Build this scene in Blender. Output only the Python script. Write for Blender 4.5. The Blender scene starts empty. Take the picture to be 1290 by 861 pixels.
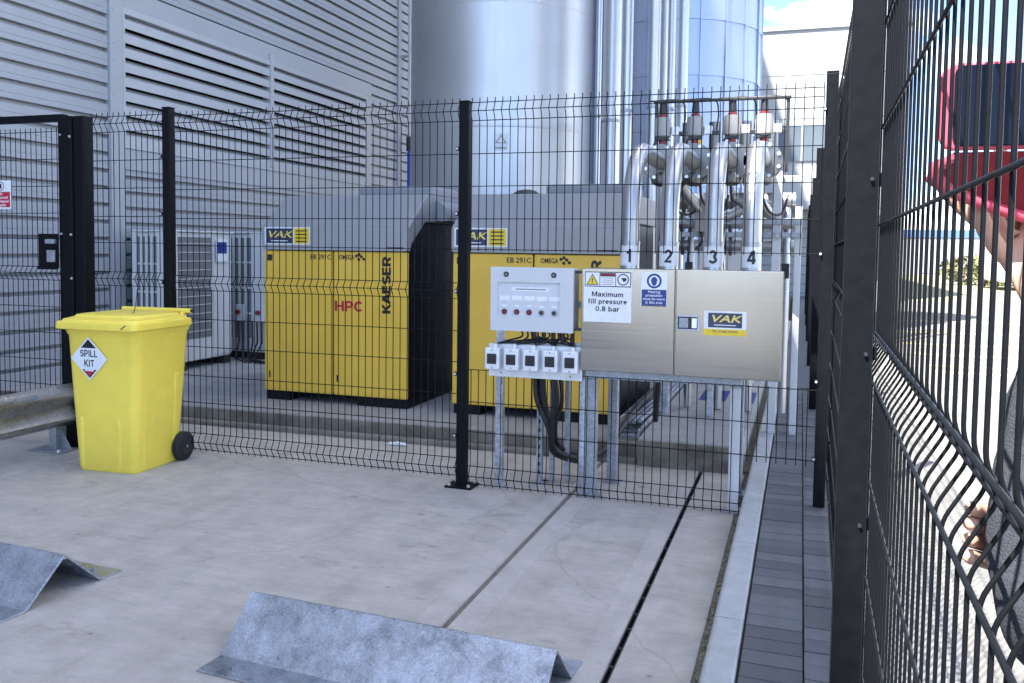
import bpy, bmesh, math, random
from mathutils import Vector, Matrix
random.seed(7)
scene = bpy.context.scene
col = scene.collection
R_ = math.radians

# ------------------------------------------------------------------ camera
YAW, PITCH, ROLL = R_(18.45), R_(3.25), R_(0.75)
fw = Vector((-math.sin(YAW)*math.cos(PITCH), math.cos(YAW)*math.cos(PITCH), -math.sin(PITCH)))
rt = Vector((math.cos(YAW), math.sin(YAW), 0))
up = rt.cross(fw)
rt2 = rt*math.cos(ROLL) + up*math.sin(ROLL)
up2 = -rt*math.sin(ROLL) + up*math.cos(ROLL)
cd = bpy.data.cameras.new('camera')
cam = bpy.data.objects.new('camera', cd)
col.objects.link(cam)
m = Matrix((rt2, up2, -fw)).transposed().to_4x4()
m.translation = Vector((0, 0, 1.5))
cam.matrix_world = m
cd.sensor_width = 36.0
cd.lens = 1090.0/1290.0*36.0
cd.shift_y = -53.5/1290.0
cd.clip_start = 0.02
cd.clip_end = 2000
scene.camera = cam

# ------------------------------------------------------------------ sky, sun, exposure
SUN_TRAVEL = Vector((1.0, 2.0, -3.2)).normalized()
sun_pos = -SUN_TRAVEL
elev = math.asin(sun_pos.z)
world = bpy.data.worlds.new('World')
scene.world = world
world.use_nodes = True
wn, wl = world.node_tree.nodes, world.node_tree.links
wn.clear()
wout = wn.new('ShaderNodeOutputWorld'); bg = wn.new('ShaderNodeBackground')
sky = wn.new('ShaderNodeTexSky'); sky.sky_type = 'NISHITA'; sky.sun_disc = False
sky.sun_elevation = elev
sky.sun_rotation = math.atan2(sun_pos.x, sun_pos.y)
sky.air_density = 0.5; sky.dust_density = 0.25; sky.ozone_density = 3.0
tc = wn.new('ShaderNodeTexCoord')
mp = wn.new('ShaderNodeMapping'); mp.inputs['Scale'].default_value = (1, 1, 2.2); mp.inputs['Location'].default_value = (3.33, 1.1, 0.06)
nz = wn.new('ShaderNodeTexNoise'); nz.inputs['Scale'].default_value = 2.1; nz.inputs['Detail'].default_value = 9; nz.inputs['Roughness'].default_value = 0.55
rp = wn.new('ShaderNodeValToRGB'); rp.color_ramp.elements[0].position = 0.52; rp.color_ramp.elements[1].position = 0.63
mx = wn.new('ShaderNodeMix'); mx.data_type = 'RGBA'
mx.inputs[7].default_value = (9.0, 8.8, 8.5, 1)
wl.new(tc.outputs['Generated'], mp.inputs['Vector']); wl.new(mp.outputs[0], nz.inputs['Vector'])
wl.new(nz.outputs['Fac'], rp.inputs['Fac']); wl.new(rp.outputs['Color'], mx.inputs[0])
wl.new(sky.outputs[0], mx.inputs[6]); wl.new(mx.outputs[2], bg.inputs['Color'])
bg.inputs['Strength'].default_value = 0.12
wl.new(bg.outputs[0], wout.inputs['Surface'])
sd = bpy.data.lights.new('sun', 'SUN'); sd.energy = 4.0; sd.angle = R_(0.5); sd.color = (1, 0.95, 0.87)
sun = bpy.data.objects.new('sun', sd); col.objects.link(sun)
sun.rotation_euler = SUN_TRAVEL.to_track_quat('-Z', 'Y').to_euler()
sun.location = (-20, -40, 60)
vs = scene.view_settings
vs.view_transform = 'Standard'; vs.look = 'None'; vs.gamma = 1.0; vs.use_curve_mapping = False
vs.exposure = 2.42
scene.render.engine = 'CYCLES'
scene.cycles.max_bounces = 8

# ------------------------------------------------------------------ materials
def _nt(name):
    mt = bpy.data.materials.new(name); mt.use_nodes = True
    nt = mt.node_tree; return mt, nt.nodes, nt.links, nt.nodes['Principled BSDF']
def ramp(n, p0, p1, c0=(0, 0, 0, 1), c1=(1, 1, 1, 1)):
    r = n.new('ShaderNodeValToRGB'); e = r.color_ramp.elements
    e[0].position = p0; e[1].position = p1; e[0].color = c0; e[1].color = c1; return r
def noise(n, l, scale, detail=4, vec=None, rough=0.55, stretch=None):
    t = n.new('ShaderNodeTexNoise'); t.inputs['Scale'].default_value = scale
    t.inputs['Detail'].default_value = detail; t.inputs['Roughness'].default_value = rough
    tcn = n.new('ShaderNodeTexCoord'); v = tcn.outputs['Object']
    if stretch:
        mpn = n.new('ShaderNodeMapping'); mpn.inputs['Scale'].default_value = stretch
        l.new(v, mpn.inputs['Vector']); v = mpn.outputs[0]
    l.new(v, t.inputs['Vector']); return t
def mixc(n, l, fac, a, b, mode='MIX'):
    x = n.new('ShaderNodeMix'); x.data_type = 'RGBA'; x.blend_type = mode
    for s, v in ((0, fac), (6, a), (7, b)):
        if hasattr(v, 'links'): l.new(v, x.inputs[s])
        elif s == 0: x.inputs[s].default_value = v
        else: x.inputs[s].default_value = tuple(v[:3])+(1,)
    return x.outputs[2]
def bump(n, l, h, strength, dist, p):
    b = n.new('ShaderNodeBump'); b.inputs['Strength'].default_value = strength; b.inputs['Distance'].default_value = dist
    l.new(h, b.inputs['Height']); l.new(b.outputs[0], p.inputs['Normal']); return b
def sc(c, k): return tuple(min(1, x*k) for x in c[:3])
def mat(name, c, rough=0.6, metal=0.0, var=0.12, scale=6, bstr=0.0, bscale=60, dirt=0.0, dirtcol=(0.12, 0.10, 0.07), stretch=None, rvar=0.1, coat=0.0, spec=0.5):
    mt, n, l, p = _nt(name)
    a = noise(n, l, scale, 6, stretch=stretch)
    r = ramp(n, 0.3, 0.7)
    l.new(a.outputs['Fac'], r.inputs['Fac'])
    cc = mixc(n, l, r.outputs['Color'], sc(c, 1-var), sc(c, 1+var))
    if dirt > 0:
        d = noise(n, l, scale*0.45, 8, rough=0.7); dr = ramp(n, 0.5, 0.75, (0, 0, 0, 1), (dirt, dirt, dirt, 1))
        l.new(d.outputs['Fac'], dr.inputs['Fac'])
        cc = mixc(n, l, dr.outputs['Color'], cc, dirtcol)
    l.new(cc, p.inputs['Base Color'])
    p.inputs['Metallic'].default_value = metal; p.inputs['Specular IOR Level'].default_value = spec
    mr = n.new('ShaderNodeMapRange'); mr.inputs['To Min'].default_value = max(0.02, rough-rvar); mr.inputs['To Max'].default_value = min(1, rough+rvar)
    l.new(a.outputs['Fac'], mr.inputs['Value']); l.new(mr.outputs[0], p.inputs['Roughness'])
    if coat: p.inputs['Coat Weight'].default_value = coat
    if bstr:
        bb = noise(n, l, bscale, 4); bump(n, l, bb.outputs['Fac'], bstr, 0.01, p)
    return mt

def concrete_mat(name, base, tint2, streak=True, scale=1.0):
    mt, n, l, p = _nt(name)
    big = noise(n, l, 0.55*scale, 6, rough=0.6); rb = ramp(n, 0.32, 0.68); l.new(big.outputs['Fac'], rb.inputs['Fac'])
    c = mixc(n, l, rb.outputs['Color'], base, tint2)
    md = noise(n, l, 5*scale, 8, rough=0.7); rm = ramp(n, 0.35, 0.7, (0.80, 0.80, 0.80, 1), (1.08, 1.08, 1.08, 1)); l.new(md.outputs['Fac'], rm.inputs['Fac'])
    c = mixc(n, l, 1.0, c, rm.outputs['Color'], 'MULTIPLY')
    # broom streaks across the slab
    if streak:
        st = noise(n, l, 3.0, 5, stretch=(1.2, 9, 1), rough=0.65); rs = ramp(n, 0.40, 0.62, (0.94, 0.94, 0.945, 1), (1.02, 1.02, 1.02, 1)); l.new(st.outputs['Fac'], rs.inputs['Fac'])
        c = mixc(n, l, 1.0, c, rs.outputs['Color'], 'MULTIPLY')
    # scuffs, dents and old drips
    if streak:
        sf_ = noise(n, l, 2.6, 9, stretch=(0.8, 1.9, 1), rough=0.78); rf = ramp(n, 0.57, 0.66, (1, 1, 1, 1), (0.68, 0.675, 0.66, 1)); l.new(sf_.outputs['Fac'], rf.inputs['Fac'])
        gate = noise(n, l, 0.9, 3); rg_ = ramp(n, 0.38, 0.56); l.new(gate.outputs['Fac'], rg_.inputs['Fac'])
        cs_ = mixc(n, l, 1.0, c, rf.outputs['Color'], 'MULTIPLY'); c = mixc(n, l, rg_.outputs['Color'], c, cs_)
        ty = noise(n, l, 1.1, 4, stretch=(6, 0.35, 1), rough=0.6); rt_ = ramp(n, 0.50, 0.70, (1, 1, 1, 1), (0.92, 0.918, 0.912, 1)); l.new(ty.outputs['Fac'], rt_.inputs['Fac'])
        c = mixc(n, l, 1.0, c, rt_.outputs['Color'], 'MULTIPLY')
        dp_ = n.new('ShaderNodeTexVoronoi'); dp_.inputs['Scale'].default_value = 1.7; tcd = n.new('ShaderNodeTexCoord'); l.new(tcd.outputs['Object'], dp_.inputs['Vector'])
        rd_ = ramp(n, 0.02, 0.055, (0.62, 0.61, 0.59, 1), (1, 1, 1, 1)); l.new(dp_.outputs['Distance'], rd_.inputs['Fac'])
        c = mixc(n, l, 0.7, c, rd_.outputs['Color'], 'MULTIPLY')
        ck = n.new('ShaderNodeTexVoronoi'); ck.feature = 'DISTANCE_TO_EDGE'; ck.inputs['Scale'].default_value = 0.33
        wv = noise(n, l, 3.0, 5); wm_ = n.new('ShaderNodeVectorMath'); wm_.operation = 'MULTIPLY_ADD'; wm_.inputs[1].default_value = (0.25, 0.25, 0.0)
        l.new(wv.outputs['Color'], wm_.inputs[0]); l.new(tcd.outputs['Object'], wm_.inputs[2]); l.new(wm_.outputs[0], ck.inputs['Vector'])
        rk = ramp(n, 0.0, 0.0022, (0.72, 0.71, 0.70, 1), (1, 1, 1, 1)); l.new(ck.outputs['Distance'], rk.inputs['Fac'])
        c = mixc(n, l, 0.55, c, rk.outputs['Color'], 'MULTIPLY')
    # dark specks and pits
    vo = n.new('ShaderNodeTexVoronoi'); vo.inputs['Scale'].default_value = 4.2
    tcn = n.new('ShaderNodeTexCoord'); l.new(tcn.outputs['Object'], vo.inputs['Vector'])
    vr = ramp(n, 0.015, 0.06, (0.45, 0.45, 0.45, 1), (1, 1, 1, 1)); l.new(vo.outputs['Distance'], vr.inputs['Fac'])
    c = mixc(n, l, 0.8, c, vr.outputs['Color'], 'MULTIPLY')
    sg = noise(n, l, 160, 2); rg = ramp(n, 0.3, 0.7, (0.93, 0.93, 0.93, 1), (1.05, 1.05, 1.05, 1)); l.new(sg.outputs['Fac'], rg.inputs['Fac'])
    c = mixc(n, l, 1.0, c, rg.outputs['Color'], 'MULTIPLY')
    l.new(c, p.inputs['Base Color']); p.inputs['Roughness'].default_value = 0.85
    hb = noise(n, l, 22, 8, rough=0.7, stretch=(0.7, 2.5, 1)); bump(n, l, hb.outputs['Fac'], 0.35, 0.006, p)
    return mt

def galv_mat(name, base=(0.52, 0.55, 0.60), rough=0.42, spangle=70, metal=0.85, contrast=0.35):
    mt, n, l, p = _nt(name)
    v = n.new('ShaderNodeTexVoronoi'); v.inputs['Scale'].default_value = spangle
    tcn = n.new('ShaderNodeTexCoord'); l.new(tcn.outputs['Object'], v.inputs['Vector'])
    sep = n.new('ShaderNodeSeparateColor'); l.new(v.outputs['Color'], sep.inputs[0])
    big = noise(n, l, 9, 10, rough=0.75); rb = ramp(n, 0.36, 0.66); l.new(big.outputs['Fac'], rb.inputs['Fac'])
    c = mixc(n, l, rb.outputs['Color'], sc(base, 1-contrast), sc(base, 1+contrast*0.6))
    r2 = ramp(n, 0.0, 1.0, (0.80, 0.80, 0.80, 1), (1.15, 1.15, 1.15, 1)); l.new(sep.outputs[0], r2.inputs['Fac'])
    c = mixc(n, l, 1.0, c, r2.outputs['Color'], 'MULTIPLY')
    l.new(c, p.inputs['Base Color']); p.inputs['Metallic'].default_value = metal
    mr = n.new('ShaderNodeMapRange'); mr.inputs['To Min'].default_value = rough-0.12; mr.inputs['To Max'].default_value = rough+0.22
    l.new(rb.outputs['Color'], mr.inputs['Value']); l.new(mr.outputs[0], p.inputs['Roughness'])
    hb = noise(n, l, 30, 6); bump(n, l, hb.outputs['Fac'], 0.15, 0.004, p)
    return mt

def steel_mat(name, base=(0.62, 0.62, 0.63), rough=0.32, stretch=(60, 60, 1.5), bst=0.04, metal=0.95, var=0.08):
    mt, n, l, p = _nt(name)
    a = noise(n, l, 1.0, 6, stretch=stretch); big = noise(n, l, 1.3, 5)
    r = ramp(n, 0.3, 0.7); l.new(big.outputs['Fac'], r.inputs['Fac'])
    c = mixc(n, l, r.outputs['Color'], sc(base, 1-var), sc(base, 1+var)); l.new(c, p.inputs['Base Color'])
    p.inputs['Metallic'].default_value = metal
    mr = n.new('ShaderNodeMapRange'); mr.inputs['To Min'].default_value = rough-0.08; mr.inputs['To Max'].default_value = rough+0.1
    l.new(a.outputs['Fac'], mr.inputs['Value']); l.new(mr.outputs[0], p.inputs['Roughness'])
    if bst: bump(n, l, a.outputs['Fac'], bst, 0.01, p)
    return mt

def flat(name, c, rough=0.5, metal=0.0):
    return mat(name, c, rough, metal, var=0.05, scale=20, rvar=0.05)

K = {}
K['concrete'] = concrete_mat('yard_concrete', (0.45, 0.42, 0.38), (0.50, 0.468, 0.425))
K['margin'] = concrete_mat('trowelled_concrete', (0.46, 0.43, 0.395), (0.51, 0.48, 0.44), False)
K['plinth'] = concrete_mat('plinth_concrete', (0.30, 0.30, 0.295), (0.38, 0.375, 0.36), False)
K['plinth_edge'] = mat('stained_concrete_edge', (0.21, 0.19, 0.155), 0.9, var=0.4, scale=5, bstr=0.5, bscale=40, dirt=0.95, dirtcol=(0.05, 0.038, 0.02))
K['kerb'] = mat('kerb_concrete', (0.40, 0.41, 0.42), 0.85, var=0.1, scale=9, bstr=0.3, bscale=90, dirt=0.55, dirtcol=(0.17, 0.16, 0.14))
K['pavers'] = [mat('block_paver_%d' % i, c, 0.85, var=0.12, scale=14, bstr=0.5, bscale=160) for i, c in enumerate(((0.112, 0.118, 0.128), (0.134, 0.140, 0.150), (0.094, 0.099, 0.108)))]
K['soil'] = mat('dark_soil', (0.05, 0.045, 0.04), 0.95, var=0.3, scale=12, bstr=0.6)
K['moss'] = mat('gritty_moss', (0.19, 0.175, 0.12), 0.95, var=0.5, scale=40, bstr=1.0, bscale=90)
K['sealant'] = mat('joint_sealant', (0.16, 0.14, 0.12), 0.8, var=0.3, scale=14)
K['ground'] = mat('outer_ground', (0.20, 0.20, 0.19), 0.95, var=0.15, scale=0.6)
K['road'] = mat('pale_road_concrete', (0.185, 0.18, 0.168), 0.9, var=0.25, scale=3.0, bstr=0.3, bscale=60)
K['clad'] = mat('grey_cladding_paint', (0.325, 0.34, 0.366), 0.42, var=0.04, scale=2.0, dirt=0.06)
K['flash'] = mat('grey_flashing_paint', (0.355, 0.368, 0.392), 0.45, var=0.04, scale=3)
K['louvre'] = mat('louvre_paint', (0.42, 0.43, 0.45), 0.5, var=0.05, scale=3)
K['void'] = flat('dark_void', (0.012, 0.012, 0.014), 0.9)  # near-black colour standing in for the shade inside openings
K['black'] = mat('black_powdercoat', (0.005, 0.006, 0.008), 0.48, var=0.2, scale=30, rvar=0.08, spec=0.11)
K['wire'] = mat('black_wire_coating', (0.005, 0.006, 0.008), 0.45, var=0.2, scale=30, spec=0.15)
K['yellow'] = mat('compressor_yellow', (0.80, 0.51, 0.065), 0.38, var=0.05, scale=3, rvar=0.05)
K['hood'] = mat('compressor_grey', (0.235, 0.243, 0.258), 0.5, var=0.04, scale=4)
K['apron'] = mat('blower_apron_grey', (0.34, 0.34, 0.345), 0.45, var=0.04, scale=4)
K['panelblack'] = mat('compressor_black', (0.007, 0.008, 0.011), 0.42, var=0.2, scale=8, spec=0.2)
K['bin'] = mat('bin_yellow', (0.95, 0.74, 0.10), 0.42, var=0.04, scale=5, dirt=0.30, dirtcol=(0.42, 0.31, 0.06), bstr=0.05, bscale=120)
K['rubber'] = mat('black_rubber', (0.015, 0.015, 0.016), 0.75, var=0.2, scale=30)
K['galv'] = galv_mat('galvanised_steel')
K['galvdull'] = galv_mat('dull_galvanised_steel', (0.40, 0.42, 0.45), 0.5, 110, 0.7, 0.2)
K['galvdirty'] = galv_mat('weathered_barrier_steel', (0.44, 0.435, 0.42), 0.34, 90, 0.85, 0.18)
K['stop'] = galv_mat('spangled_wheel_stop_steel', (0.48, 0.52, 0.59), 0.32, 190, 0.9, 0.24)
K['stain'] = steel_mat('stainless_cabinet', (0.315, 0.305, 0.29), 0.17, (1.2, 2, 60), 0.008, 0.93, 0.14)
K['pipe'] = steel_mat('stainless_pipe', (0.50, 0.505, 0.515), 0.36, (3, 3, 1), 0.0, 0.92, 0.05)
K['valve'] = steel_mat('valve_steel', (0.20, 0.195, 0.185), 0.35, (3, 3, 1), 0.0, 0.9, 0.15)
K['greycoil'] = mat('coil_grey', (0.17, 0.17, 0.175), 0.7, var=0.1, scale=6)
K['tank'] = steel_mat('silo_stainless', (0.49, 0.495, 0.505), 0.43, (40, 40, 0.6), 0.012, 0.93, 0.06)
K['tank2'] = steel_mat('clad_silo_aluminium', (0.35, 0.40, 0.50), 0.42, (20, 20, 0.6), 0.006, 0.9, 0.04)  # blue of the reflected sky is tinted into the base colour
K['white'] = flat('white_plastic', (0.76, 0.77, 0.78), 0.4)
K['offwhite'] = mat('grey_white_enclosure', (0.60, 0.61, 0.62), 0.42, var=0.03, scale=6)
K['acwhite'] = mat('ac_cream_paint', (0.62, 0.62, 0.60), 0.45, var=0.04, scale=5)
K['paper'] = flat('white_vinyl', (0.80, 0.81, 0.83), 0.35)
K['ink'] = flat('black_ink', (0.012, 0.012, 0.014), 0.4)
K['navy'] = flat('navy_vinyl', (0.03, 0.045, 0.10), 0.35)
K['palebluetrim'] = flat('pale_blue_trim', (0.08, 0.17, 0.45), 0.5)
K['signblue'] = flat('sign_blue', (0.012, 0.03, 0.22), 0.35)
K['signyellow'] = flat('sign_yellow', (0.80, 0.58, 0.03), 0.4)
K['signred'] = flat('sign_red', (0.50, 0.02, 0.04), 0.4)
K['goldtext'] = flat('gold_lettering', (0.85, 0.66, 0.16), 0.4)
K['bluepipe'] = flat('blue_pipe', (0.015, 0.06, 0.50), 0.4)
K['bluepatch'] = mat('blue_floor_patch', (0.012, 0.022, 0.16), 0.6, var=0.3, scale=8)
K['red'] = flat('red_plastic', (0.22, 0.02, 0.025), 0.5)
K['dark'] = flat('dark_plastic', (0.02, 0.021, 0.024), 0.45)
K['midgrey'] = flat('mid_grey_plastic', (0.28, 0.28, 0.28), 0.5)
K['actuator'] = flat('actuator_grey', (0.32, 0.31, 0.295), 0.45)
K['bolt'] = flat('bright_zinc', (0.78, 0.78, 0.78), 0.3, 0.6)
K['cable'] = mat('black_cable', (0.014, 0.014, 0.016), 0.45, var=0.3, scale=20)
K['whitebld'] = mat('white_shed_cladding', (0.35, 0.36, 0.37), 0.6, var=0.03, scale=0.4)
K['greyglass'] = mat('grey_window', (0.10, 0.12, 0.14), 0.2, var=0.2, scale=0.5)
K['fargrey'] = mat('distant_grey', (0.30, 0.32, 0.34), 0.7, var=0.1, scale=0.5)  # even grey of the far doors, canopy and window trim
K['skin'] = mat('skin', (0.58, 0.34, 0.235), 0.5, var=0.08, scale=30, bstr=0.08, bscale=300)
K['sweater'] = mat('grey_heather_knit', (0.026, 0.032, 0.044), 0.9, var=0.35, scale=220, bstr=0.6, bscale=380)
K['trousers'] = mat('dark_trousers', (0.03, 0.035, 0.05), 0.85, var=0.2, scale=80, bstr=0.3, bscale=300)
K['hair'] = mat('brown_hair', (0.05, 0.03, 0.018), 0.6, var=0.3, scale=60)
K['case'] = flat('red_pink_case', (0.66, 0.075, 0.125), 0.5)
K['caselining'] = flat('dark_red_lining', (0.24, 0.012, 0.025), 0.7)
K['screen'] = mat('dark_glass_screen', (0.004, 0.007, 0.016), 0.22, var=0.1, scale=10, rvar=0.02, spec=0.12)
K['leaf'] = mat('hedge_leaf', (0.15, 0.15, 0.06), 0.7, var=0.4, scale=3)
K['bark'] = mat('bark', (0.10, 0.075, 0.05), 0.9, var=0.3, scale=8)
K['grass'] = mat('verge_grass', (0.26, 0.25, 0.15), 0.95, var=0.3, scale=2)
K['roadyellow'] = mat('yellow_road_paint', (0.50, 0.41, 0.20), 0.8, var=0.15, scale=3)
K['vanwhite'] = flat('van_white_paint', (0.75, 0.75, 0.75), 0.3)
K['glass'] = mat('window_glass', (0.04, 0.06, 0.08), 0.08, var=0.1, scale=2, rvar=0.02)
K['clearpanel'] = flat('pale_polycarbonate', (0.62, 0.64, 0.67), 0.15)

# ------------------------------------------------------------------ mesh helpers
class MB:
    """collects shapes; build() links them as one mesh object"""
    def __init__(s): s.v = []; s.f = []
    def add(s, vs, fs):
        o = len(s.v); s.v += [tuple(x) for x in vs]; s.f += [tuple(i+o for i in f) for f in fs]; return s
    def box(s, x0, x1, y0, y1, z0, z1):
        return s.add([(x0, y0, z0), (x1, y0, z0), (x1, y1, z0), (x0, y1, z0), (x0, y0, z1), (x1, y0, z1), (x1, y1, z1), (x0, y1, z1)],
                     [(0, 3, 2, 1), (4, 5, 6, 7), (0, 1, 5, 4), (1, 2, 6, 5), (2, 3, 7, 6), (3, 0, 4, 7)])
    def prism(s, prof, a0, a1, axis='x', closed=True):
        """profile polygon extruded along an axis. axis x: prof=(y,z); y: (x,z); z: (x,y)"""
        def P(p, a):
            return (a, p[0], p[1]) if axis == 'x' else ((p[0], a, p[1]) if axis == 'y' else (p[0], p[1], a))
        n = len(prof); vs = [P(p, a0) for p in prof]+[P(p, a1) for p in prof]
        fs = [(i, (i+1) % n, n+(i+1) % n, n+i) for i in range(n if closed else n-1)]
        if closed: fs += [tuple(range(n-1, -1, -1)), tuple(range(n, 2*n))]
        return s.add(vs, fs)
    def tube(s, pts, r, n=8, caps=True, closed=False):
        pts = [Vector(p) for p in pts]; rs = r if isinstance(r, (list, tuple)) else [r]*len(pts)
        k = len(pts); vs = []; prev = None
        for i, p in enumerate(pts):
            if closed: d = (pts[(i+1) % k]-pts[i-1])
            else: d = (pts[min(i+1, k-1)]-pts[max(i-1, 0)])
            d.normalize()
            if prev is None:
                a = Vector((0, 0, 1)) if abs(d.z) < 0.9 else Vector((1, 0, 0))
                x = d.cross(a).normalized()
            else:
                x = (prev-d*prev.dot(d)).normalized()
            prev = x; y = d.cross(x)
            for j in range(n):
                t = 2*math.pi*j/n; vs.append(p+(x*math.cos(t)+y*math.sin(t))*rs[i])
        fs = []
        for i in range(k if closed else k-1):
            a, b = i*n, ((i+1) % k)*n
            for j in range(n): fs.append((a+j, a+(j+1) % n, b+(j+1) % n, b+j))
        if caps and not closed: fs += [tuple(range(n-1, -1, -1)), tuple(range((k-1)*n, k*n))]
        return s.add(vs, fs)
    def spline(s, pts, r, n=8, k=6):
        P = [Vector(q) for q in pts]; P = [P[0]*2-P[1]]+P+[P[-1]*2-P[-2]]; out = []
        for i in range(1, len(P)-2):
            for j in range(k):
                t = j/k; out.append(0.5*((2*P[i])+(P[i+1]-P[i-1])*t+(2*P[i-1]-5*P[i]+4*P[i+1]-P[i+2])*t*t+(3*P[i]-P[i-1]-3*P[i+1]+P[i+2])*t**3))
        out.append(P[-2]); return s.tube(out, r, n)
    def cyl(s, p0, p1, r, n=16, r1=None): return s.tube([p0, p1], [r, r if r1 is None else r1], n)
    def lathe(s, c, prof, n=48, a0=0.0, a1=2*math.pi, cap=True):
        """revolve (r,z) profile about vertical axis at c"""
        full = abs(a1-a0-2*math.pi) < 1e-6; m_ = n if full else n+1; k = len(prof); vs = []
        for r, z in prof:
            for j in range(m_):
                t = a0+(a1-a0)*j/n; vs.append((c[0]+r*math.cos(t), c[1]+r*math.sin(t), c[2]+z))
        fs = []
        for i in range(k-1):
            for j in range(n):
                j2 = (j+1) % m_; fs.append((i*m_+j, i*m_+j2, (i+1)*m_+j2, (i+1)*m_+j))
        if cap and full: fs += [tuple(range(m_-1, -1, -1)), tuple(range((k-1)*m_, k*m_))]
        return s.add(vs, fs)
    def quad(s, a, b, c, d): return s.add([a, b, c, d], [(0, 1, 2, 3)])
    def blob(s, c, r, n=8, jitter=0.25):
        bm = bmesh.new(); bmesh.ops.create_icosphere(bm, subdivisions=1, radius=1)
        vs = [(c[0]+v.co.x*r[0]*(1+random.uniform(-jitter, jitter)), c[1]+v.co.y*r[1]*(1+random.uniform(-jitter, jitter)), c[2]+v.co.z*r[2]*(1+random.uniform(-jitter, jitter))) for v in bm.verts]
        fs = [tuple(v.index for v in f.verts) for f in bm.faces]; bm.free(); return s.add(vs, fs)
    def mesh(s, name):
        me = bpy.data.meshes.new(name); me.from_pydata(s.v, [], s.f)
        bm = bmesh.new(); bm.from_mesh(me); bmesh.ops.recalc_face_normals(bm, faces=bm.faces); bm.to_mesh(me); bm.free()
        return me
    def build(s, name, m_, parent=None, smooth=None, bevel=0, seg=2, xf=None):
        me = s.mesh(name)
        return link(name, me, m_, parent, smooth, bevel, seg)
WL = {}      # world location of things that are Empties
def link(name, me, m_, parent=None, smooth=None, bevel=0, seg=2):
    if isinstance(m_, str): m_ = K[m_]
    if m_ is not None and not me.materials: me.materials.append(m_)
    if smooth is not None:
        me.shade_smooth(); me.set_sharp_from_angle(angle=R_(smooth))
    o = bpy.data.objects.new(name, me); col.objects.link(o)
    if parent is not None:
        o.parent = parent
        if parent.name in WL: o.matrix_parent_inverse = Matrix.Translation(-WL[parent.name])
    if bevel:
        b = o.modifiers.new('bevel', 'BEVEL'); b.width = bevel; b.segments = seg; b.limit_method = 'ANGLE'; b.angle_limit = R_(40)
        b.harden_normals = False
    return o
def thing(name, label, cat, loc=(0, 0, 0), rz=0.0, group=None, local=False):
    """an Empty at the thing's base; parts are built in world coordinates unless local"""
    o = bpy.data.objects.new(name, None); col.objects.link(o); o.empty_display_size = 0.1
    o.location = loc; o.rotation_euler = (0, 0, rz)
    if not local: WL[o.name] = Vector(loc)
    return tag(o, label, cat, group)
def tag(o, label=None, cat=None, group=None, kind=None):
    if label: o['label'] = label
    if cat: o['category'] = cat
    if group: o['group'] = group
    if kind: o['kind'] = kind
    return o
def struct(o): o['kind'] = 'structure'; return o
def copy_tree(o, parent=None):
    c = o.copy(); col.objects.link(c); inv = o.matrix_parent_inverse.copy(); c.parent = parent; c.matrix_parent_inverse = inv
    for ch in list(o.children): copy_tree(ch, c)
    return c
def inst(name, me, parent, loc=(0, 0, 0)):
    """another piece sharing mesh data"""
    o = bpy.data.objects.new(name, me); col.objects.link(o); o.parent = parent; o.location = loc
    if parent is not None and parent.name in WL: o.matrix_parent_inverse = Matrix.Translation(-WL[parent.name])
    return o
def text(body, size, pos, m_, parent, u=(1, 0, 0), v=(0, 0, 1), bold=0.0, sx=1.0, align='CENTER', name='lettering', ext=0.0006, shear=0.0):
    cu = bpy.data.curves.new('txt', 'FONT'); cu.body = body; cu.size = size; cu.offset = bold*size; cu.extrude = ext; cu.shear = shear
    cu.align_x = align; cu.align_y = 'CENTER'; cu.resolution_u = 3
    tmp = bpy.data.objects.new('txt', cu); col.objects.link(tmp)
    dg = bpy.context.evaluated_depsgraph_get()
    me = bpy.data.meshes.new_from_object(tmp.evaluated_get(dg))
    bpy.data.objects.remove(tmp); bpy.data.curves.remove(cu)
    U, V = Vector(u).normalized(), Vector(v).normalized(); N = U.cross(V)
    mt = Matrix((U*sx, V, N)).transposed().to_4x4(); mt.translation = Vector(pos)
    me.transform(mt); me.materials.clear(); me.name = name
    return link(name, me, m_, parent)
def plate(c, u, v, w, h, t, off=0.0):
    """thin plate centred at c, in-plane axes u,v, standing proud along u x v"""
    c, u, v = Vector(c), Vector(u).normalized(), Vector(v).normalized(); n = u.cross(v)
    b = MB(); vs = []
    for dz in (off, off+t):
        for a, bb in ((-1, -1), (1, -1), (1, 1), (-1, 1)): vs.append(c+u*(a*w/2)+v*(bb*h/2)+n*dz)
    return b.add(vs, [(0, 3, 2, 1), (4, 5, 6, 7), (0, 1, 5, 4), (1, 2, 6, 5), (2, 3, 7, 6), (3, 0, 4, 7)])
def disc(c, u, v, r, t, off=0.0, n=24, r_in=0.0):
    c, u, v = Vector(c), Vector(u).normalized(), Vector(v).normalized(); nn = u.cross(v)
    b = MB(); vs = []
    for dz in (off, off+t):
        for rad in ((r, r_in) if r_in else (r,)):
            for j in range(n):
                a = 2*math.pi*j/n; vs.append(c+u*(rad*math.cos(a))+v*(rad*math.sin(a))+nn*dz)
    fs = []
    if r_in:
        for j in range(n):
            k = (j+1) % n
            fs += [(2*n+j, 2*n+k, 3*n+k, 3*n+j), (j, k, 2*n+k, 2*n+j), (n+j, 3*n+j, 3*n+k, n+k)]
    else:
        fs = [tuple(range(n, 2*n))]+[(j, (j+1) % n, n+(j+1) % n, n+j) for j in range(n)]
    return b.add(vs, fs)
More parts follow.
